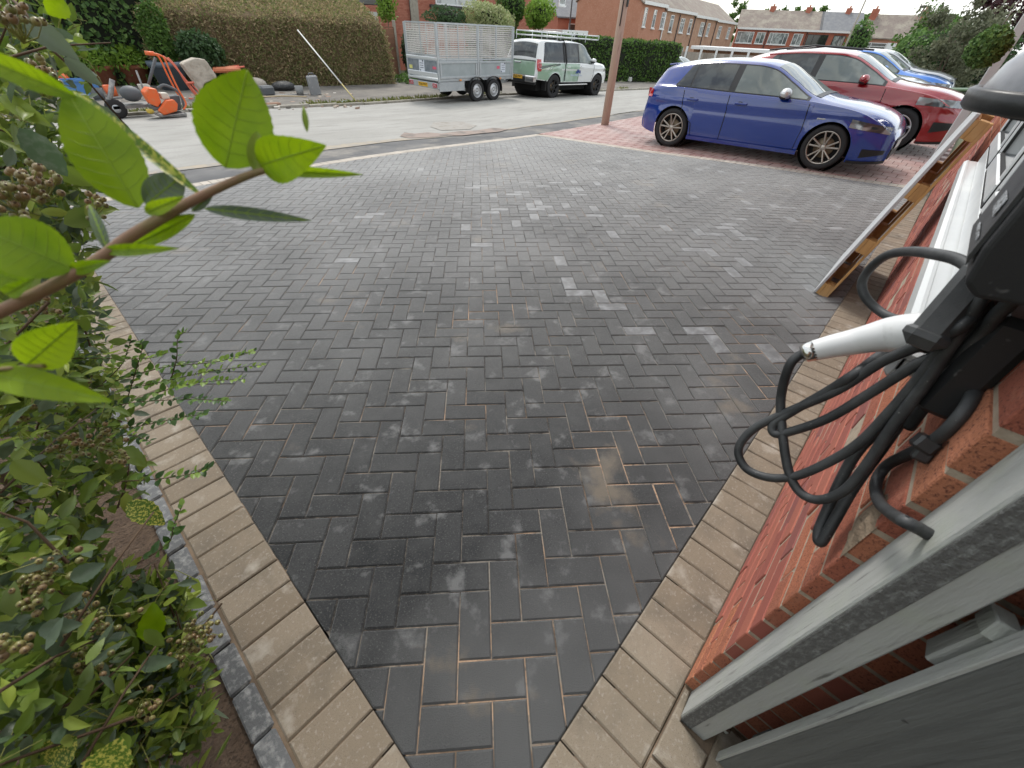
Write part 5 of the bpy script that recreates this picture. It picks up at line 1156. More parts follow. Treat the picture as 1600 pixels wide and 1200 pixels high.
# ================================================================ background
def hedge(name, label, pts, h, wd, m, mcore, n, size, seed, zb=0., back=0., elong=1.6, group=None, cat='hedge', jit_=.9, disp=.05):
    """pts: ground line of the front face; profile: upright then leaning back"""
    rn = np.random.default_rng(seed); P = [np.array(p, float) for p in pts]; seg = [np.linalg.norm(P[i+1]-P[i]) for i in range(len(P)-1)]; T = np.cumsum([0]+seg)
    t = thing(name, label, cat, (P[0][0], P[0][1], g(*P[0])), group=group)
    def base(u):
        s_ = u*T[-1]; i = min(int(np.searchsorted(T, s_, side='right'))-1, len(seg)-1); k = (s_-T[i])/seg[i]; p = P[i]*(1-k)+P[i+1]*k; d = (P[i+1]-P[i])/seg[i]; return p, np.array([-d[1], d[0]])
    def fn(u, v):
        p, nn = base(u); lump = .07*math.sin(u*T[-1]*2.3+seed)+.05*math.sin(u*T[-1]*5.1+2)
        ends = min(1, min(u, 1-u)*T[-1]/.5); rd_ = math.sqrt(max(0, 1-(1-ends)**2))
        hh = h+lump*.6
        if v < .55: z = hh*(v/.55)*(.35+.65*rd_); o = -.05*math.sin(v*3)+.12*(1-rd_)
        else: q = (v-.55)/.45; z = (hh+back*q)*(.35+.65*rd_); o = wd*q*rd_+.35*(1-rd_)
        o += lump*.35
        x, y = p+nn*(o); return (x, y, g(p[0], p[1])+zb+z)
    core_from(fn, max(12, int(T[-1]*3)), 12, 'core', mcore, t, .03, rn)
    PP, NN = surf(fn, n, rn); NN *= np.sign((NN*(CAM-PP)).sum(1))[:, None]
    PP = PP + NN*rn.uniform(-.05, disp, n)[:, None]; mb = MB(); rd = []
    leafcloud(mb, PP, NN, size, rd, rn, elong, jit_); mb.build('foliage', m, t, rnd=rd); return t
hedge('conifer_hedge', 'tall dark green conifer hedge behind the terracotta pots', [(-12, 21.6), (-3, 21.4), (2.0, 21.3), (5.4, 21.1)], 3.6, 1.5, m_hdk, m_core, 15000, .16, 21, elong=1.5, disp=.18)
hedge('brown_hedge', 'long clipped hedge with bare brown face across the road', [(4.4, 20.75), (6.4, 20.6), (9.2, 19.9), (13.1, 19.25)], 2.15, 2.3, m_hbr, m_corebr, 30000, .11, 22, back=.75, elong=2.8, jit_=1.5, disp=.13)
hedge('clipped_hedge', 'clipped bright green hedge behind the pickup bonnet and wooden pole', [(19.5, 21.0), (27.9, 18.5), (35.0, 16.1), (36.2, 17.2)], 2.15, 1.2, m_hmid, m_core, 16000, .13, 23, elong=1.5, disp=.05)
hedge('garden_hedge', 'dark green hedge strip between the fence panel and trailer', [(14.6, 20.3), (15.6, 20.0)], 1.9, .8, m_dkg, m_core, 2500, .09, 24)
# conifer sapling and laurel in front of the brown hedge
ellipsoid_bush('conifer_sapling', 'small feathery bright green conifer against the brown hedge', 'conifer', tuple(at_ax(250, 62, 1, 19.9)), (.42, .35, .95), 2600, .10, m_hmid, 31, lump=.5, core=.6)
ellipsoid_bush('laurel_bush', 'rounded glossy green bush beside the conifer sapling', 'bush', tuple(at_ax(315, 85, 1, 19.6)), (.72, .55, .62), 3200, .13, m_dkg, 32, lump=.3)
# garden shrubs behind trailer and pickup
for (nm, lb, u, v, Y, r, m, n, sz, sd) in (('dark_bush', 'low dark clipped bush showing above the trailer cage', 700, 27, 21.0, (1.1, .8, .42), m_dkg, 1800, .10, 41), ('variegated_bush', 'cream variegated bush behind the middle of the trailer', 765, 30, 20.5, (1.55, .9, .75), m_varg, 3600, .12, 42), ('tall_green_bush', 'taller green bush rising behind the variegated one', 800, 12, 22.5, (1.3, .9, 1.1), m_hmid, 2600, .12, 43), ('lime_bush', 'round lime green bush between trailer and pickup', 843, 24, 20.5, (.95, .8, .85), m_lime, 2600, .12, 44), ('small_bush', 'small green bush between the garage edge and brick house', 603, 8, 24.0, (.5, .4, .6), m_lime, 900, .12, 45)):
    ellipsoid_bush(nm, lb, 'bush', tuple(at_ax(u, v, 1, Y)), r, int(n*1.3), sz, m, sd, lump=.75, core=.62)
# weeds and grass tufts along the far kerb
m_grass = leafmat('verge_grass', [(.16, .19, .05), (.24, .25, .08), (.10, .14, .03), (.30, .27, .13)], .8)
rn = np.random.default_rng(77); mb = MB(); rd = []
n = 16000; X = rn.uniform(-8, 24, n); Y = np.array([yfar(x) for x in X])+.13+np.abs(rn.normal(0, .22, n)); P = np.array([(x, y, g(x, y)+.03) for x, y in zip(X, Y)])
kp = (np.sin(X*1.9)+np.sin(X*.7+1)+rn.normal(0, .5, n)) > -.4; P = P[kp]
leafcloud(mb, P, np.tile([0, -.6, .3], (len(P), 1)), .12, rd, rn, 4, .8); vg = mb.build('verge_grass', m_grass, rnd=rd); vg['kind'] = 'stuff'; vg['label'] = 'dry yellow green grass and weeds along the far kerb'; vg['category'] = 'grass'
rn = np.random.default_rng(78); mb = MB(); rd = []; n = 1500; X = rn.uniform(13.5, 15.6, n); P = np.array([(x, 20.1-rn.random()*1.3, g(x, 20)+.03+rn.random()*.3) for x in X])
leafcloud(mb, P, np.tile([0, -.5, .5], (n, 1)), .11, rd, rn, 2.2, .8); vg = mb.build('weeds', m_hmid, rnd=rd); vg['kind'] = 'stuff'; vg['label'] = 'clump of green weeds at the foot of the fence'; vg['category'] = 'weeds'

# ---- fence panel with concrete posts
m_fence = mat('fence_boards', (.20, .10, .06), .9, rand=.15, bump=(20, .6, .004, (1, 1, 6))); m_conc = mat('concrete_post', (.33, .30, .25), .9, var=[(9, (.22, .2, .16), .5, .7, 5)])
fn_ = thing('fence_panel', 'narrow brown lapped fence panel between the brown hedge and trailer', 'fence', (14.2, 20.6, g(14, 20.6)))
a_, b_ = at_ax(598, 128, 1, 20.6), at_ax(624, 118, 1, 21.0); za = g(14, 20.6)
for i in range(11): z = za+.08+i*.17; MB().beam((a_[0], 20.6-.01*(i % 2), z+.07), (b_[0], 21.0-.01*(i % 2), z+.07), .02, .165).build('board', m_fence, fn_)
MB().beam((a_[0], 20.6, za+1.98), (b_[0], 21.0, za+1.98), .06, .05).build('capping', m_fence, fn_)
for p, h in ((a_, 2.05), (b_, 2.25)): MB().box((p[0]+.03, p[1], za+h/2), (.12, .12, h), ch=.012).build('concrete_post', m_conc, fn_)
up = thing('utility_post', 'thick square weathered post rising behind the left end of the trailer', 'post', (16.2, 22.9, g(16, 22)))
p = at_ax(648, 20, 1, 22.9); MB().box((p[0], 22.9, 2.0), (.34, .30, 6.0), ch=.03).build('post', m_conc, up)

# ---- buildings
m_bkA = mat('pale_red_brickwork', (.46, .22, .145), .9, var=[(1.5, (.42, .19, .12), .4, .65, 5), (9, (.5, .29, .21), .52, .7, 5)], bump=(14, .4, .01))
m_bkB = mat('red_brickwork', (.40, .14, .09), .9, var=[(1.5, (.34, .115, .075), .4, .65, 5), (9, (.4, .16, .1), .55, .75, 5)], bump=(14, .4, .01))
m_bkC = mat('buff_brickwork', (.45, .28, .19), .9, var=[(2.5, (.37, .20, .135), .42, .6, 6), (10, (.44, .28, .19), .52, .7, 5)], bump=(14, .4, .01))
m_tile = mat('roof_tiles', (.23, .19, .165), .9, rand=.1, bump=(6, .6, .03), var=[(.8, (.31, .28, .23), .45, .65, 6), (5, (.10, .08, .07), .55, .75, 5)]); m_slate = mat('grey_slates', (.16, .165, .18), .8, var=[(2, (.21, .215, .22), .4, .65, 5)], bump=(6, .5, .03))
m_wfr = mat('white_frames', (.75, .76, .76), .4); m_brn = mat('brown_frames', (.04, .03, .03), .5); m_curt = mat('window_interior', (.10, .12, .125), .06, spec=1., coat=.8, var=[(1.5, (.30, .34, .34), .45, .55, 3)]); m_darkw = mat('dark_window', (.025, .028, .03), .05, spec=1., coat=.6)
m_brickcut = {}
def window(parent, o, e, nrm, s, z, w, h, fr, gl, mull=(), trans=None, sill=True):
    """window on a wall: o origin, e unit vector along the wall, s distance, z sill height"""
    e = Vector((e[0], e[1], 0)); n = Vector((nrm[0], nrm[1], 0)); O = Vector((o[0], o[1], 0))+e*s; M = Matrix((e, n, Vector((0, 0, 1)))).transposed(); f = .07
    mb = MB()
    def bar(a0, a1, z0, z1): mb.box(O+e*((a0+a1)/2)+n*.03+Vector((0, 0, (z0+z1)/2)), (a1-a0, .08, z1-z0), M=M)
    bar(0, w, z, z+f); bar(0, w, z+h-f, z+h); bar(0, f, z+f, z+h-f); bar(w-f, w, z+f, z+h-f)
    for m_x in mull: bar(w*m_x-f/2, w*m_x+f/2, z+f, z+h-f)
    if trans: bar(f, w-f, z+h*trans-f/2, z+h*trans+f/2)
    if sill: mb.box(O+e*(w/2)+n*.06+Vector((0, 0, z-.05)), (w+.15, .16, .09), M=M)
    fo = mb.build('window', fr, parent)
    mb = MB(); mb.box(O+e*(w/2)+n*.008+Vector((0, 0, z+h/2)), (w-.1, .03, h-.1), M=M); mb.build('pane', gl, fo)
def roofpair(mb, o, e, b, L, D, ze, zr, over=.25, th=.12):
    e = Vector((e[0], e[1], 0)); b = Vector((b[0], b[1], 0)); O = Vector((o[0], o[1], 0)); A = O-e*over-b*over+Vector((0, 0, ze-.1)); Bq = O+e*(L+over)-b*over+Vector((0, 0, ze-.1))
    C = O-e*over+b*(D/2)+Vector((0, 0, zr)); Dq = O+e*(L+over)+b*(D/2)+Vector((0, 0, zr)); E = O-e*over+b*(D+over)+Vector((0, 0, ze-.1)); Fq = O+e*(L+over)+b*(D+over)+Vector((0, 0, ze-.1)); u = Vector((0, 0, th))
    P = [A, Bq, Dq, C, E, Fq]; mb.add(P+[p+u for p in P], [(6, 7, 8, 9), (9, 8, 11, 10), (0, 3, 2, 1), (3, 4, 5, 2), (0, 1, 7, 6), (4, 10, 11, 5), (0, 6, 9, 3), (3, 9, 10, 4), (1, 2, 8, 7), (2, 5, 11, 8)])
def block(mb, o, e, b, L, D, z0, z1, zr=None):
    e = Vector((e[0], e[1], 0)); b = Vector((b[0], b[1], 0)); O = Vector((o[0], o[1], 0))
    q = [O, O+e*L, O+e*L+b*D, O+b*D]; V = [p+Vector((0, 0, z0)) for p in q]+[p+Vector((0, 0, z1)) for p in q]; F = [(0, 1, 5, 4), (1, 2, 6, 5), (2, 3, 7, 6), (3, 0, 4, 7)]
    if zr: V += [O+b*(D/2)+Vector((0, 0, zr)), O+e*L+b*(D/2)+Vector((0, 0, zr))]; F += [(4, 8, 7), (5, 6, 9)]
    mb.add(V, F)
def along(o, e, s): return (o[0]+e[0]*s, o[1]+e[1]*s)
# A: terrace running away from us, gable towards the street
eA = np.array([.989, .147]); nA = np.array([eA[1], -eA[0]]); bA = -nA; oA = np.array([48.3, 27.5])
tA = thing('terraced_houses', 'long orange brick terrace running away behind the green hedge, gable end nearest', 'houses', (oA[0], oA[1], -1.2))
mb = MB(); block(mb, oA, eA, bA, 6.9, 7.2, -1.6, 3.9, 6.3); mb.build('wall', m_bkA, tA)
segs = [(0, 7.0, 3.95, 6.3, .0), (7.0, 11.5, 3.75, 6.05, .0), (18.5, 11, 3.6, 5.8, .0), (29.5, 13, 3.5, 5.6, .0)]
for i, (s0, L, ze, zr, inn) in enumerate(segs):
    o_ = along(oA, eA, s0)
    if i: mb = MB(); block(mb, o_, eA, bA, L, 7.2, -1.6, ze, zr-.05); mb.build('wall', m_bkC, tA)
    mb = MB(); roofpair(mb, o_, eA, bA, L-.3, 7.2, ze, zr, .15); mb.build('roof', m_tile, tA)
    mb = MB(); p = Vector((*along(o_, eA, L/2), ze-.02))+Vector((nA[0], nA[1], 0))*.28; mb.box(p, (L, .06, .26), M=Matrix((Vector((*eA, 0)), Vector((*nA, 0)), Vector((0, 0, 1)))).transposed()); mb.build('fascia', m_wfr, tA)
for (s, z, w, h, fr, tr_) in ((.9, 2.15, .75, 1.45, m_wfr, .75), (3.6, 2.1, .8, 1.45, m_wfr, .75), (6.2, 2.1, 1.3, 1.35, m_wfr, .7), (9.3, 1.9, 1.1, 1.45, m_wfr, .75), (13.2, 1.9, 1.5, 1.3, m_wfr, .7), (16.7, 1.85, 1.1, 1.4, m_wfr, .75), (22.0, 1.75, 1.6, 1.35, m_wfr, .7), (25.6, 1.75, 1.2, 1.35, m_wfr, .7), (32, 1.6, 1.7, 1.35, m_wfr, .7), (38, 1.6, 1.6, 1.35, m_wfr, .7), (-.0, -.55, .0, 0, m_wfr, 0), (5.2, -.55, 1.2, 1.1, m_wfr, .6), (10.5, -.6, 1.4, 1.1, m_wfr, .6), (15.5, -.6, 1.3, 1.1, m_wfr, .6)):
    if w > 0: window(tA, oA, eA, nA, s, z, w, h, fr, m_curt, (.5,) if w > 1.15 else (), tr_)
window(tA, along(oA, bA, 1.2), bA, -eA, 0, -.55, 1.1, .9, m_wfr, m_curt, (.5,), None)
for s in (7.1, 12.3, 18.6, 24, 29.7): mb = MB(); q = along(oA+nA*.1, eA, s); mb.tube([(q[0], q[1], -1.4), (q[0], q[1], 3.5)], .06, 6); mb.build('downpipe', m_wfr if s == 7.1 else m_brn, tA)
# B: terrace across the end of the street, facing us
def faced(u0, u1, D0, D1): a, b = at_h(u0, 60, D0), at_h(u1, 60, D1); e = (b-a)[:2]; L = np.linalg.norm(e); e = e/L; return a[:2], e, L
oB, eB, LB = faced(1148, 1342, 98, 100); nB = np.array([eB[1], -eB[0]]); nB = nB*np.sign(-(nB@oB)); bB = -nB
tB = thing('terraced_houses', 'red brick terrace across the far end of the street with white framed windows', 'houses', (oB[0], oB[1], -1.5))
mb = MB(); block(mb, oB, eB, bB, LB, 8, -2, 3.05, 5.3); mb.build('wall', m_bkB, tB)
k = LB/194.
for (s0, s1, mt) in ((0, 132, m_tile), (132.5, 192, m_slate)):
    mb = MB(); roofpair(mb, along(oB, eB, s0*k), eB, bB, (s1-s0)*k, 8, 3.05, 5.35, .2); mb.build('roof', mt, tB)
mb = MB(); q = along(oB, eB, LB/2); mb.box((q[0]+nB[0]*.3, q[1]+nB[1]*.3, 3.0), (LB, .06, .25), M=Matrix((Vector((*eB, 0)), Vector((*nB, 0)), Vector((0, 0, 1)))).transposed()); mb.build('gutter', m_wfr, tB)
for (u0, u1, fr, gl, mu) in ((1150, 1178, m_wfr, m_curt, (.25, .75)), (1183, 1197, m_wfr, m_curt, (.5,)), (1203, 1234, m_wfr, m_curt, (.2, .8)), (1242, 1257, m_wfr, m_curt, (.5,)), (1264, 1296, m_brn, m_darkw, (.3, .6)), (1304, 1322, m_brn, m_curt, (.5,))):
    window(tB, oB, eB, nB, (u0-1148)*k, 1.15, (u1-u0)*k, 1.45, fr, gl, mu, None)
for u in (1198, 1256, 1318):
    q = along(oB+bB*4, eB, (u-1148)*k); ch_ = MB().box((q[0], q[1], 5.35), (.9, .7, 1.2)).build('chimney', m_bkB, tB); MB().lathe([(.0, 0), (.14, 0), (.11, .35), (0, .35)], (q[0], q[1], 5.9), n=8).build('chimney_pot', m_bkA, ch_)
for u in (1200, 1262): q = along(oB+nB*.1, eB, (u-1148)*k); MB().tube([(q[0], q[1], -2), (q[0], q[1], 2.9)], .07, 6).build('downpipe', m_brn, tB)
# C: next house with the white band, and D behind it
oC, eC, LC = faced(1352, 1500, 92, 94); nC = np.array([eC[1], -eC[0]]); nC = nC*np.sign(-(nC@oC)); bC = -nC; kC = LC/148.
tC = thing('semi_detached_house', 'brick house with white panelled upper windows right of the red terrace', 'house', (oC[0], oC[1], -1.5))
mb = MB(); block(mb, oC, eC, bC, LC, 7, -2, 2.3, 4.9); mb.build('wall', m_bkA, tC); mb = MB(); roofpair(mb, oC, eC, bC, LC, 7, 2.4, 4.9, .3); mb.build('roof', m_tile, tC)
window(tC, oC, eC, nC, 6*kC, .55, 34*kC, 1.35, m_wfr, m_darkw, (.25,), .7); q = along(oC+nC*.05, eC, 48*kC); MB().box((q[0], q[1], 1.2), (15*kC, .1, 1.5), M=Matrix((Vector((*eC, 0)), Vector((*nC, 0)), Vector((0, 0, 1)))).transposed()).build('white_panel', m_wfr, tC)
window(tC, oC, eC, nC, 57*kC, .55, 16*kC, 1.35, m_wfr, m_darkw, (), .7)
mb = MB(); q = along(oC+nC*.4, eC, 30*kC); mb.box((q[0], q[1], -.9), (56*kC, .8, .5), M=Matrix((Vector((*eC, 0)), Vector((*nC, 0)), Vector((0, 0, 1)))).transposed()); mb.build('porch_roof', m_wfr, tC)
for s_ in (2, 82):
    q = along(oC+bC*3, eC, s_*kC); ch_ = MB().box((q[0], q[1], 4.9), (.9, .8, 1.3)).build('chimney', m_bkB, tC); MB().lathe([(0, 0), (.14, 0), (.1, .4), (0, .4)], (q[0], q[1], 5.5), n=8).build('chimney_pot', m_bkA, ch_)
# L: brick house behind the trailer, with its garage
tL = thing('red_brick_house', 'red brick house with dark window sill behind the trailer', 'house', (18, 28, -.8))
mb = MB(); mb.box((25.4, 30.5, 2.6), (15.2, 5, 7.0)); mb.build('wall', m_bkB, tL)
bkm = MB(); rr = []
for c in range(30):
    for i in range(66):
        x = 17.9+i*.225+(c % 2)*.11; z = 1.0+c*.075; bkm.box((x, 27.995, z), (.213, .03, .063)); rr += [rng.random()]*6
bkm.build('brick', mat('house_brick', (.33, .10, .06), .9, randcol=[(.36, .12, .08), (.46, .19, .13), (.40, .15, .10)]), tL, rnd=rr, kind='stuff')
a0 = at_ax(672, 8, 1, 27.9); a1 = at_ax(748, 12, 1, 27.9); sl = MB().box(((a0[0]+a1[0])/2, 27.88, a0[2]-.02), (a1[0]-a0[0], .22, .14), ch=.01).build('window_sill', mat('dark_sill', (.05, .045, .045), .7), tL)
window(tL, (a0[0]+.5, 27.97), (1, 0), (0, -1), 0, a0[2]+.06, a1[0]-a0[0]-.7, 1.2, m_wfr, m_curt, (.5,), None, False)
for u in (641, 893): q = at_ax(u, 10, 1, 27.85); MB().tube([(q[0], q[1], -.8), (q[0], q[1], 5)], .06, 6).build('downpipe', m_brn, tL)
for u, w in ((884, .9),): q = at_ax(u, 10, 1, 27.9); window(tL, (q[0]-.9, 27.97), (1, 0), (0, -1), 0, q[2]+.05, .8, 1.0, m_wfr, m_curt, (), None)
tG = thing('garage', 'flat roofed garage with dark grey fascia above the brown hedge', 'garage', (10, 25, -.8))
q0, q1 = at_ax(470, 0, 1, 25.), at_ax(590, 10, 1, 25.)
mb = MB(); mb.box(((q0[0]+q1[0])/2-1, 27, .5), (q1[0]-q0[0]+2, 3.8, 2.8)); mb.build('wall', m_wfr, tG); MB().box(((q0[0]+q1[0])/2-1, 26.8, (q0[2]+q1[2])/2+.17), (q1[0]-q0[0]+2.2, 3.8, .26), ch=.01).build('fascia', mat('grey_fascia', (.16, .155, .15), .7), tG)
tP = thing('garage', 'low brick garage with white fascia between house and pale gable', 'garage', (33, 27, -.9))
q0, q1 = at_ax(878, 46, 1, 27.0), at_ax(917, 30, 1, 27.0)
mb = MB(); mb.box(((q0[0]+q1[0])/2, 28.5, .1), (q1[0]-q0[0], 3, 2.2)); mb.build('wall', m_bkB, tP); MB().box(((q0[0]+q1[0])/2, 28.4, 1.40), (q1[0]-q0[0]+.3, 3.2, .38), ch=.01).build('fascia', m_wfr, tP)
tQ = thing('distant_house', 'grey roofed house glimpsed between the two brick walls', 'house', (52, 42, -1)); mb = MB(); oQ = at_h(872, 30, 60)[:2]
block(mb, oQ, (1, -.3), (.3, 1), 9, 7, -1, 2.6, 4.6); mb.build('wall', m_bkB, tQ); mb = MB(); roofpair(mb, oQ, (.958, -.287), (.287, .958), 9, 7, 2.7, 4.8); mb.build('roof', m_slate, tQ)
window(tQ, oQ, (.958, -.287), (-.287, -.958), 1.5, 1.0, 2.2, 1.2, m_wfr, m_darkw, (.5,), None)
# garden fence in front of the terrace, white posts and rail
oF, eF, LF = faced(1055, 1205, 46, 44); nF = np.array([eF[1], -eF[0]]); nF = nF*np.sign(-(nF@oF))
tF = thing('garden_fence', 'weathered grey board fence with white posts beyond the clipped hedge', 'fence', (oF[0], oF[1], -1.2)); MF = Matrix((Vector((*eF, 0)), Vector((*nF, 0)), Vector((0, 0, 1)))).transposed()
nb_ = int(LF/.32); m_fb = mat('grey_boards', (.33, .29, .25), .9, rand=.2)
for i in range(nb_): q = along(oF, eF, (i+.5)*LF/nb_); MB().box((q[0], q[1], -.35), (LF/nb_-.012, .04, 1.9), M=MF).build('board', m_fb, tF)
for i in range(7): q = along(oF+nF*.06, eF, i*LF/6); MB().box((q[0], q[1], -.2), (.14, .12, 2.3), M=MF).build('fence_post', m_wfr, tF)
tR = thing('carport_roof', 'long low white edged flat roof above the grey fence', 'carport', (oF[0], oF[1]+2, -1.2)); q = along(oF-nF*2.2, eF, LF*.58); MB().box((q[0], q[1], .88), (LF*.8, 3.4, .22), M=MF, ch=.02).build('roof', m_wfr, tR); MB().box((q[0]-nF[0]*.3, q[1]-nF[1]*.3, -.2), (LF*.78, 2.6, 1.95), M=MF).build('wall', m_bkC, tR)

# ---- poles
m_wood = mat('pole_wood', (.52, .39, .30), .85, space=W, bump=(30, .7, .006, (1, 1, .1)), var=[(9, (.52, .40, .33), .45, .65, 6, (1, 1, .12)), (20, (.28, .19, .15), .58, .7, 5, (1, 1, .08))])
pb = at_g(945, 195); pt = at_ax(973, -8, 1, pb[1]); tp = thing('wooden_pole', 'round wooden telegraph pole standing at the corner of the red drive', 'pole', (pb[0], pb[1], pb[2]))
pt = np.array([pb[0]+.0, pb[1], pb[2]]); MB().tube([(pb[0], pb[1], pb[2]-.1), (pb[0]+.02, pb[1]+.02, pb[2]+3), (pb[0]+.05, pb[1]+.05, pb[2]+8)], [.098, .092, .075], 20).build('pole', m_wood, tp)
q = at_ax(968, 2, 1, pb[1]); mb = MB(); mb.box((pb[0]-.02, pb[1]-.1, q[2]), (.05, .03, .16), ch=.004); mb.tube([(pb[0]-.085, pb[1]-.03, pb[2]+1.9), (pb[0]-.08, pb[1]-.03, pb[2]+7)], .012, 6); mb.build('cable_guard', m_trim, tp)
def slender(name, label, cat, u0, v0, u1, v1, D, r, m, top=None):
    a = at_h(u0, v0, D); z1 = at_h(u1, v1, D)[2]+.0; b = at_h(u1, v1, D); z0 = g(a[0], a[1])
    t = thing(name, label, cat, (a[0], a[1], z0)); MB().tube([(a[0], a[1], z0-.1), (a[0], a[1], z1)], [r, r*.6], 8).build('column', m, t)
    if top == 'lamp': MB().box((a[0]-.15, a[1]+.1, z1+.05), (.5, .22, .16), rz=.8, ch=.03).build('lantern', m_brn, t); MB().tube([(a[0], a[1], z1), (a[0]-.1, a[1]+.08, z1+.05)], .03, 6).build('bracket', m_galv, t)
    if top == 'pole': MB().box((a[0], a[1], z1-.4), (.9, .08, .08), rz=.4).build('crossarm', m_wood, t)
    return t
slender('street_lamp', 'slim grey street lamp leaning in view right of the white banded house', 'street lamp', 1403, 92, 1452, 12, 55, .10, m_conc, 'lamp')
slender('telegraph_pole', 'slim pale pole between the red terrace and the banded house', 'pole', 1318, 78, 1350, -4, 70, .12, m_conc)

# ---- trees
def tree(name, label, base, H, cw, m, seed, n=3200, size=.22, trunks=1, crown0=.35, gaps=.5, group=None, cat='tree', lean=(0, 0), zc=None):
    rn = np.random.default_rng(seed); x, y = base; z0 = g(x, y) if abs(y) < 60 and x < 90 else -1.3
    t = thing(name, label, cat, (x, y, z0), group=group); tips = []
    mb = MB()
    for k in range(trunks):
        p = Vector((x+rn.normal(0, .12)*(trunks > 1), y+rn.normal(0, .12)*(trunks > 1), z0-.1)); a = Vector((lean[0]+rn.normal(0, .12), lean[1]+rn.normal(0, .12), 1)).normalized(); r = .045*H**.9*.6/math.sqrt(trunks)
        pts = [p.copy()]; rs = [r]
        for j in range(6): p = p+a*H*.11+Vector(rn.normal(0, .03*H/5, 3)); pts.append(p.copy()); rs.append(r*(1-.13*(j+1)))
        mb.tube(pts, rs, 8)
        for j in range(2, 7):
            for q in range(3):
                d = Vector((rn.normal(0, 1), rn.normal(0, 1), rn.uniform(.2, 1.1))).normalized(); L = cw*rn.uniform(.45, .95); e = pts[j]+d*L; mid = pts[j]+d*L*.5+Vector((0, 0, -.04*L)); mb.tube([pts[j], mid, e], [rs[j]*.5, rs[j]*.3, rs[j]*.1], 5); tips += [e, mid.lerp(e, .5)]
    mb.build('trunk', m_bark, t)
    tips = np.array([tuple(q) for q in tips]); nb = len(tips); per = max(1, n//nb); P = []; D = []
    for q in tips:
        if q[2] < z0+H*crown0*.7: continue
        r = cw*rn.uniform(.16, .34); k_ = rn.normal(0, 1, (per, 3)); k_ /= np.linalg.norm(k_, axis=1)[:, None]; P.append(q+k_*r*(rn.random((per, 1))**.5)*np.array([1, 1, .8])); D.append(k_)
    P = np.concatenate(P); D = np.concatenate(D); mb = MB(); rd = []; leafcloud(mb, P, D, size, rd, rn, 1.6); mb.build('crown', m, t, rnd=rd); return t
pg = at_g(1475, 125); B_ = at_h(1470, 110, 38)
tree('olive_tree', 'grey green small leaved tree with two pale trunks beside the far cars', at_h(1478, 110, 27)[:2], 3.9, 1.5, m_olive, 51, 6500, .11, 2, .3)
tree('green_tree', 'fresh green bushy tree left of the grey green tree', at_h(1425, 110, 36)[:2], 3.8, 1.7, m_hmid, 52, 4200, .16, 2, .1)
ellipsoid_bush('background_shrub', 'dark green shrub mass under the grey green tree', 'shrub', tuple(at_h(1448, 88, 31)), (1.9, 1.6, 1.1), 3600, .16, m_hdk, 53, lump=.4)
ellipsoid_bush('background_shrub', 'dark shrub behind the trunks near the topiary ball', 'shrub', tuple(at_h(1500, 95, 30)), (2.0, 1.6, 1.3), 3600, .16, m_dkg, 54, lump=.4)
tree('copper_tree', 'dark purple leaved tree behind the topiary ball', at_h(1566, 70, 44)[:2], 6.2, 2.2, m_purple, 55, 4200, .22, 1, .3)
ellipsoid_bush('ivy_shrub', 'green shrub beside the gable of the red terrace', 'shrub', tuple(at_h(1338, 68, 88)), (1.6, 1.5, 2.2), 1500, .35, m_hdk, 56, lump=.4)
for i, (u, D, H) in enumerate(((1180, 150, 11), (1205, 160, 11.6), (1235, 165, 12.2), (1262, 160, 12.2), (1290, 165, 12.8), (1318, 160, 12.4), (1345, 150, 11.2), (1140, 140, 12), (1440, 160, 9))):
    tree('distant_tree', ('airy tree beyond the roofs, first from the left', 'airy tree beyond the roofs, behind the first chimney', 'airy tree beyond the roofs, right of the first chimney', 'airy tree beyond the roofs, above the second chimney', 'airy tree beyond the roofs, above the slate roof', 'airy tree beyond the roofs, over the slate roof end', 'airy tree beyond the roofs, beside the slim pale pole', 'airy tree over the end of the orange terrace', 'airy tree beyond the banded house roof')[i], at_h(u, 40, D)[:2], H, 2.4, m_hmid, 60+i, 1200, .55, 1, .3, group='trees beyond the far roofs')

# ---- porch of the neighbouring house with hanging topiary ball, wheelie bin
pr = thing('porch', 'white framed porch with dark glazing at the far end of the house wall', 'porch', (8.6, -.6, g(8.6, -.6)))
px, py = 8.62, -.512
mb = MB()
for x in (8.65, 9.35, 10.1, 10.9): mb.box((x, py-.05, 1.2), (.09, .1, 2.7), ch=.008)
mb.box((9.8, py-.05, 2.55), (2.4, .11, .16), ch=.008); mb.box((9.8, py-.05, .95), (2.3, .08, .08), ch=.008); mb.box((9.8, py-.06, .3), (2.3, .08, .9))
mb.build('frame', m_upvc, pr); MB().box((9.8, py-.08, 1.7), (2.2, .02, 1.5)).build('pane', m_darkw, pr); MB().box((9.8, py-.3, 2.72), (2.7, .62, .14), ch=.02).build('roof', m_upvc, pr)
bl_ = thing('topiary_ball', 'dark green artificial topiary ball hanging beside the porch', 'topiary', at_h(1545, 50, 7.8)); c = at_h(1544, 74, 7.8); mb = MB(); rd = []; rn = np.random.default_rng(90)
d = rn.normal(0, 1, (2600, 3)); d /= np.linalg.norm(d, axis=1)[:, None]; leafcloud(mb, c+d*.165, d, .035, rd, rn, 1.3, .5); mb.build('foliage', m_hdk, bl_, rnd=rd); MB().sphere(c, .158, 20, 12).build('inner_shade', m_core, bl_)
mb = MB()
for dx in (-.1, .1): mb.tube([c+np.array([dx*.5, 0, .15]), c+np.array([0, -.02, .55])], .004, 5)
mb.build('hanger', m_galv, bl_)
wb = thing('wheelie_bin', 'dark green wheelie bin beside the house beyond the red SUV', 'bin', (14.2, -.25, g(14.2, 0))); bx_, by_, bz_ = 14.2, -.2, g(14.2, 0)
mb = MB(); q = [(-.24, -.24), (.24, -.24), (.24, .24), (-.24, .24)]
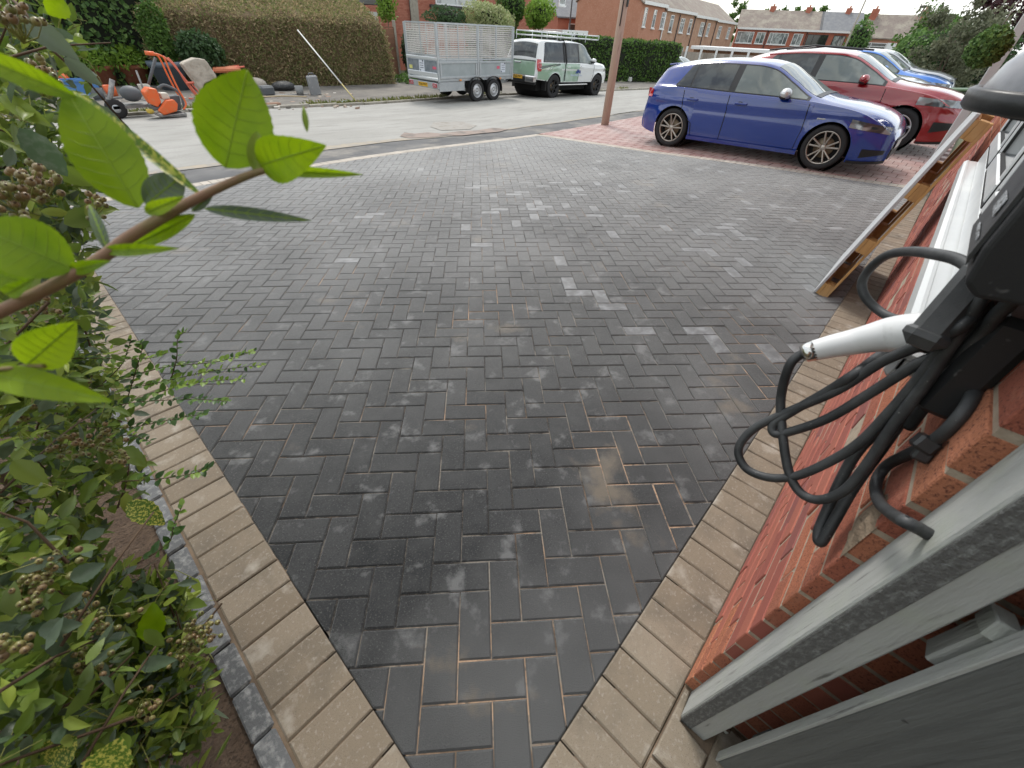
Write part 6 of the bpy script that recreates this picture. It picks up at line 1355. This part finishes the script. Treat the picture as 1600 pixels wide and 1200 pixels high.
mb.add([(bx_+x*.85, by_+y*.85, bz_+.06) for x, y in q]+[(bx_+x*1.1, by_+y*1.15, bz_+.92) for x, y in q], [(3, 2, 1, 0), (4, 5, 6, 7), (0, 1, 5, 4), (1, 2, 6, 5), (2, 3, 7, 6), (3, 0, 4, 7)]); m_grn = mat('green_plastic', (.06, .12, .05), .5); mb.build('bin_body', m_grn, wb)
mb = MB(); mb.box((bx_, by_, bz_+.96), (.6, .62, .05), ch=.02, rx=-.08); mb.tube([(bx_-.25, by_-.33, bz_+.98), (bx_+.25, by_-.33, bz_+.98)], .018, 6); mb.build('lid', m_grn, wb)

# ---- contractor's kit across the road
m_or = mat('orange_paint', (.72, .13, .03), .45, var=[(10, (.6, .18, .07), .5, .7, 4)]); m_orr = mat('red_orange_tube', (.70, .16, .10), .45); m_met = mat('dirty_steel', (.22, .22, .22), .5, .6, var=[(12, (.35, .34, .32), .45, .65, 4)]); m_cbl = mat('blue_crate', (.08, .22, .50), .5); m_gp = mat('grey_plastic', (.10, .11, .12), .6); m_ter = mat('terracotta', (.36, .13, .07), .8, var=[(6, (.42, .2, .13), .5, .7, 4)])
def G3(u, v, dz=0): p = at_g(u, v); return Vector((p[0], p[1], p[2]+dz))
def PX(Y, L): return [Vector(at_ax(u, v, 1, Y)) for u, v in L]
def slab(L, Y, th, nm, m, par):
    P = PX(Y, L); n = len(P); mb = MB(); mb.add(P+[p+Vector((0, th, 0)) for p in P], [tuple(range(n)), tuple(range(n, 2*n))[::-1]]+[(i, n+i, n+(i+1) % n, (i+1) % n) for i in range(n)]); o = mb.build(nm, m, par); b = o.modifiers.new('bevel', 'BEVEL'); b.width = .025; b.segments = 2; b.limit_method = 'ANGLE'; return o
c = G3(262, 184); YC = c.y-.1; pc = thing('plate_compactor', 'orange plate compactor standing at the far kerb', 'compactor', c)
slab([(225.4, 144.8), (232, 137), (245, 139.3), (252.5, 160), (247, 168), (236, 163)], YC, .36, 'water_tank', m_or, pc)
slab([(247, 173), (260, 156.7), (272, 155.6), (278.5, 163), (277.4, 174), (256.8, 180.5)], YC-.05, .16, 'belt_guard', m_or, pc)
slab([(234, 164), (247, 168), (253, 161), (250, 172), (241, 174)], YC+.02, .3, 'lower_tank', m_gp, pc)
slab([(249, 145), (262, 145), (267, 155), (254, 156)], YC+.08, .2, 'engine_cover', mat('cream_plastic', (.6, .58, .5), .5), pc)
slab([(262, 150), (281, 149), (285, 172), (264, 174)], YC+.12, .26, 'engine', m_gp, pc)
slab([(238, 176), (252, 184), (293, 183), (292, 176), (276, 178), (256, 181)], YC-.08, .46, 'base_plate', m_met, pc)
slab([(230, 172), (240, 171), (243, 178), (233, 178)], YC+.02, .2, 'yellow_bracket', mat('yellow_bracket', (.5, .36, .05), .6), pc)
MB().tube(spl(PX(YC+.05, [(246, 138), (255, 133), (266, 136), (280, 145), (286, 160), (288, 172)]), 5), .028, 8).build('lifting_bar', m_gp, pc)
MB().tube(spl(PX(YC-.04, [(239.5, 83.5), (249, 86), (257, 92), (267.7, 116.6), (278.5, 139.3), (290.4, 161), (287, 171)]), 5), .019, 8).build('handle', m_or, pc)
MB().tube(spl(PX(YC+.26, [(240, 84), (247, 88), (253, 98), (261, 115.5), (273, 139), (280, 150)]), 5), .019, 8).build('handle', m_or, pc)
MB().tube(PX(YC+.1, [(226.5, 82.5), (241, 84)]), .04, 10).build('handle_grip', m_or, pc)
MB().tube(PX(YC+.35, [(243, 90), (232, 132)]), .03, 6).build('stay', m_gp, pc)
# second machine with pneumatic wheel
c = G3(205, 184); sw = thing('road_saw', 'grey wheeled floor saw standing left of the orange compactor', 'machine', c); mb = MB(); mb.box(c+Vector((.15, .2, .22)), (.8, .5, .06)); mb.tube([c+Vector((-.35, 0, .2)), c+Vector((-.15, 0, .5)), c+Vector((0, 0, .75))], .05, 8); mb.tube([c+Vector((.5, .1, .2)), c+Vector((.55, .1, .9))], .02, 6); mb.build('frame', m_met, sw)
MB().lathe([(.08, -.05), (.17, -.06), (.2, -.03), (.2, .03), (.17, .06), (.08, .05)], (c.x-.2, c.y, c.z+.2), 'Y', 26).build('wheel', m_tyre, sw); MB().lathe([(0, -.05), (.1, -.05), (.1, .05), (0, .05)], (c.x-.2, c.y, c.z+.2), 'Y', 20).build('hub', m_galv, sw); MB().sphere(c+Vector((.25, .2, .45)), .18, 12, 8, sc=(1.2, 1, .9)).build('engine', m_gp, sw)
# wheelbarrows
c = G3(312, 157); YW = c.y; wbw = thing('wheelbarrow', 'red framed wheelbarrow tipped up with pale dusty tub', 'wheelbarrow', c)
for dy, L in ((0, [(255, 88), (267.7, 98), (280.7, 113), (298, 135), (313, 153.4), (323, 152)]), (.5, [(262, 90), (275, 104), (289, 127), (305, 148), (312, 153)])): MB().tube(spl(PX(YW+dy, L), 5), .024, 8).build('frame_tube', m_orr, wbw)
MB().tube(spl(PX(YW+.05, [(295, 153.4), (305, 156), (313, 156.7), (315, 150), (300, 132)]), 4), .02, 8).build('leg', m_orr, wbw); MB().tube(PX(YW-.05, [(291, 130), (303, 129)]), .03, 8).build('cross_tube', m_orr, wbw)
slab([(285, 100.3), (289.3, 97), (304.5, 90.6), (319.7, 92.7), (324, 97), (338, 117.7), (339, 122), (319.7, 130.7), (315, 145), (304.5, 127.4)], YW+.12, .35, 'tub', mat('dusty_tub', (.50, .45, .38), .8, var=[(6, (.36, .32, .26), .45, .65, 6)], bump=(5, 1, .05)), wbw)
c = G3(362, 143); w2 = thing('wheelbarrow', 'orange wheelbarrow frame lying partly behind the foreground leaf', 'wheelbarrow', c); mb = MB()
for y in (0, .5): mb.tube([c+Vector((-1.0, y, .35)), c+Vector((-.3, y, .62)), c+Vector((.7, y, .70))], .024, 8)
mb.tube([c+Vector((-.5, 0, .6)), c+Vector((-.2, 0, .1)), c+Vector((.1, 0, .6))], .02, 8); mb.build('frame', m_orr, w2); MB().box(c+Vector((.1, .25, .62)), (.9, .6, .16), ch=.05).build('tub', mat('orange_tub', (.6, .2, .1), .6), w2)
MB().lathe([(.05, -.04), (.16, -.05), (.19, 0), (.16, .05), (.05, .04)], (c.x-.75, c.y+.2, c.z+.2), 'Y', 22).build('wheel', m_tyre, w2)
# pots
def pot(label, u, v, r, h, m, n, lm, seed, Y=None):
    c = G3(u, v); t = thing('plant_pot', label, 'plant pot', c); MB().lathe([(0, 0), (r*.72, 0), (r*.97, h*.82), (r*1.04, h*.82), (r*1.06, h), (r*.95, h), (r*.9, h*.88), (0, h*.86)], c, n=28).build('pot', m, t)
    if n: rn = np.random.default_rng(seed); d = rn.normal(0, 1, (n, 3)); d[:, 2] = abs(d[:, 2]); d /= np.linalg.norm(d, axis=1)[:, None]; mb = MB(); rd = []; leafcloud(mb, np.array(c)+np.array([0, 0, h*.95])+d*np.array([r*1.15, r*1.15, r*1.1]), d, .15, rd, rn, 2.2, .6); mb.build('plant', lm, t, rnd=rd)
pot('terracotta pot with a lime green shrub, right of the two', 218, 134, .52, .62, m_ter, 900, m_lime, 71); pot('terracotta pot with a lime green shrub, left of the two', 165, 136, .5, .6, m_ter, 900, m_lime, 72); pot('big blue grey plastic pot behind the compactor handles', 276, 142, .5, .8, mat('bluegrey_pot', (.10, .13, .16), .5), 0, None, 0); pot('small blue grey planter by the brown hedge', 348, 130, .35, .5, mat('slate_pot', (.12, .14, .16), .5), 0, None, 0)
c = G3(134, 152); cr_ = thing('crate', 'pale blue plastic crate on the far verge', 'crate', c); mb = MB()
for (dx, dy, sx_, sy_) in ((0, -.25, .8, .03), (0, .25, .8, .03), (-.39, 0, .03, .5), (.39, 0, .03, .5)): mb.box(c+Vector((dx, dy, .22)), (sx_, sy_, .44), ch=.006)
mb.box(c+Vector((0, 0, .02)), (.76, .46, .03)); mb.box(c+Vector((0, -.27, .42)), (.86, .04, .05)); mb.build('crate_shell', m_cbl, cr_)
c = G3(95, 150); t = thing('fuel_can', 'orange machine cover seen through the leaves at the far left', 'machine', c); MB().box(c+Vector((0, 0, .45)), (.8, .4, .5), ry=.5, ch=.1).build('cover', m_or, t); MB().box(c+Vector((0, 0, .14)), (.9, .5, .2), ch=.03).build('base', m_met, t)
c = G3(494, 150); jc = thing('jerry_can', 'grey plastic jerry can standing on the far footway', 'jerry can', c); MB().box(c+Vector((0, 0, .31)), (.36, .2, .60), ry=-.05, ch=.04).build('can', mat('can_grey', (.24, .25, .26), .6, var=[(7, (.32, .33, .33), .5, .7, 3)]), jc); MB().tube([c+Vector((-.12, 0, .60)), c+Vector((-.08, 0, .67)), c+Vector((.06, 0, .67)), c+Vector((.1, 0, .6))], .02, 6).build('handle', m_gp, jc)
# broom: long pale handle, lower part yellow, brush head on the road edge
c = G3(560, 163); brm = thing('broom', 'long handled broom leaning on the hedge with dark brush head at the road edge', 'broom', c)
a = Vector(at_ax(465, 47, 1, 17.6)); b = c+Vector((-.05, .03, .08)); md = b.lerp(a, .24)
MB().tube([a, md], .022, 8).build('handle', mat('white_handle', (.62, .62, .6), .5), brm); MB().tube([md, b], .018, 8).build('lower_handle', mat('yellow_handle', (.5, .42, .16), .6), brm); MB().box(c+Vector((.05, 0, .05)), (.46, .12, .09), ch=.015).build('brush_head', mat('brown_bristle', (.06, .035, .025), .9), brm)
# bits and bobs on the verge
def lump(name, label, cat, u, v, size, m, rz=0, dz=0): c = G3(u, v); t = MB().box(c+Vector((0, 0, size[2]/2+dz)), size, rz=rz, ch=min(size)*.2).build(name, m); tag(t, label, cat); return t
lump('timber_block', 'short brown timber block at the kerb under the big leaf', 'timber', 428, 168, (.42, .22, .12), mat('brown_timber', (.24, .14, .09), .8), .1)
lump('plank', 'long thin grey plank lying on the verge', 'plank', 445, 150, (1.7, .12, .05), mat('grey_plank', (.28, .28, .27), .8), -.1)
lump('plastic_bag', 'small pale blue bag beside the broom head', 'bag', 540, 163, (.22, .14, .10), mat('pale_bag', (.5, .58, .62), .6), .3)
lump('tool_case', 'black tool case on the verge left of the planks', 'case', 418, 150, (.5, .35, .3), m_gp, .2)
lump('yellow_level', 'yellow spirit level lying along the far kerb at the left', 'level', 80, 176, (1.6, .08, .08), mat('yellow_tool', (.6, .55, .12), .5), .03)
lump('white_bag', 'crumpled white bag on the footway by the clipped hedge', 'bag', 983, 128, (.4, .3, .28), mat('white_bag_plastic', (.6, .6, .58), .6), .3)
c = G3(445, 143); t = thing('rubble_sack', 'slumped black rubble sack on the verge', 'sack', c); MB().sphere(c+Vector((0, 0, .16)), .35, 14, 8, sc=(1.3, .8, .5)).build('sack', mat('black_sack', (.03, .032, .035), .35, bump=(9, 1, .05)), t)
c = G3(402, 142); t = thing('dusty_sack', 'dusty pale cement sack beside the tool case', 'sack', c); MB().sphere(c+Vector((0, 0, .2)), .35, 12, 8, sc=(1.2, .8, .6)).build('sack', mat('sack_paper', (.42, .38, .33), .8, bump=(8, 1, .05)), t)
# small tools, hoses and rubble strewn along the verge
rn = np.random.default_rng(5)
def bucket(label, u, v, m, r=.16): c = G3(u, v); t = thing('bucket', label, 'bucket', c); MB().lathe([(0, .01), (r*.8, 0), (r, .3), (r*.93, .3), (r*.75, .03), (0, .03)], c, n=20).build('pail', m, t); MB().tube([c+Vector((-r, 0, .3)), c+Vector((-r*.6, -r*.5, .18)), c+Vector((r*.6, -r*.5, .18)), c+Vector((r, 0, .3))], .008, 5).build('handle', m_met, t)
bucket('black builder bucket beside the blue crate', 158, 158, m_gp); bucket('orange bucket between the crate and floor saw', 178, 152, m_or); bucket('pale dusty bucket behind the floor saw', 232, 150, mat('pale_bucket', (.45, .43, .38), .7)); bucket('grey bucket just left of the jerry can', 470, 150, mat('grey_bucket', (.25, .26, .26), .7), .14)
def rod(name, label, cat, pts, r, m): P = [G3(*p[:2], dz=p[2]) for p in pts]; o = MB().tube([Vector(q) for q in spl([np.array(p) for p in P], 5)], r, 6).build(name, m); tag(o, label, cat)
rod('hose', 'yellow hose snaking along the kerb at the far left', 'hose', [(20, 180, .03), (60, 172, .03), (110, 176, .03), (150, 170, .03), (190, 172, .03)], .02, mat('yellow_hose', (.55, .46, .08), .5))
rod('hose', 'grey hose curled on the verge behind the floor saw', 'hose', [(150, 160, .03), (190, 156, .05), (230, 160, .03), (210, 164, .03), (180, 162, .03)], .02, m_gp)
rod('shovel_shaft', 'pale shovel shaft lying on the verge', 'shovel', [(395, 156, .06), (440, 153, .05), (480, 154, .05)], .02, mat('shaft_ash', (.42, .33, .2), .7))
rod('steel_bar', 'thin steel bar lying along the kerb right of the compactor', 'bar', [(300, 176, .05), (330, 173, .05), (372, 170, .05)], .02, m_met)
mb = MB(); rd = []
for k in range(420):
    u, v = rn.uniform(10, 560), rn.uniform(150, 176); p = G3(u, v - (u-300)*.022); n0 = len(mb.f); s_ = rn.uniform(.02, .09); mb.box(p+Vector((0, 0, s_*.3)), (s_*rn.uniform(.8, 2.2), s_, s_*.6), rz=rn.uniform(0, 3), rx=rn.normal(0, .3)); rd += [rn.random()]*(len(mb.f)-n0)
o = mb.build('rubble', mat('rubble_bits', (.3, .27, .23), .9, randcol=[(.12, .11, .10), (.42, .38, .32), (.3, .2, .15), (.5, .48, .44)]), rnd=rd, kind='stuff'); o['label'] = 'small rubble and sand crumbs scattered along the far kerb'; o['category'] = 'rubble'
print('script done', len(bpy.data.objects), 'objects')
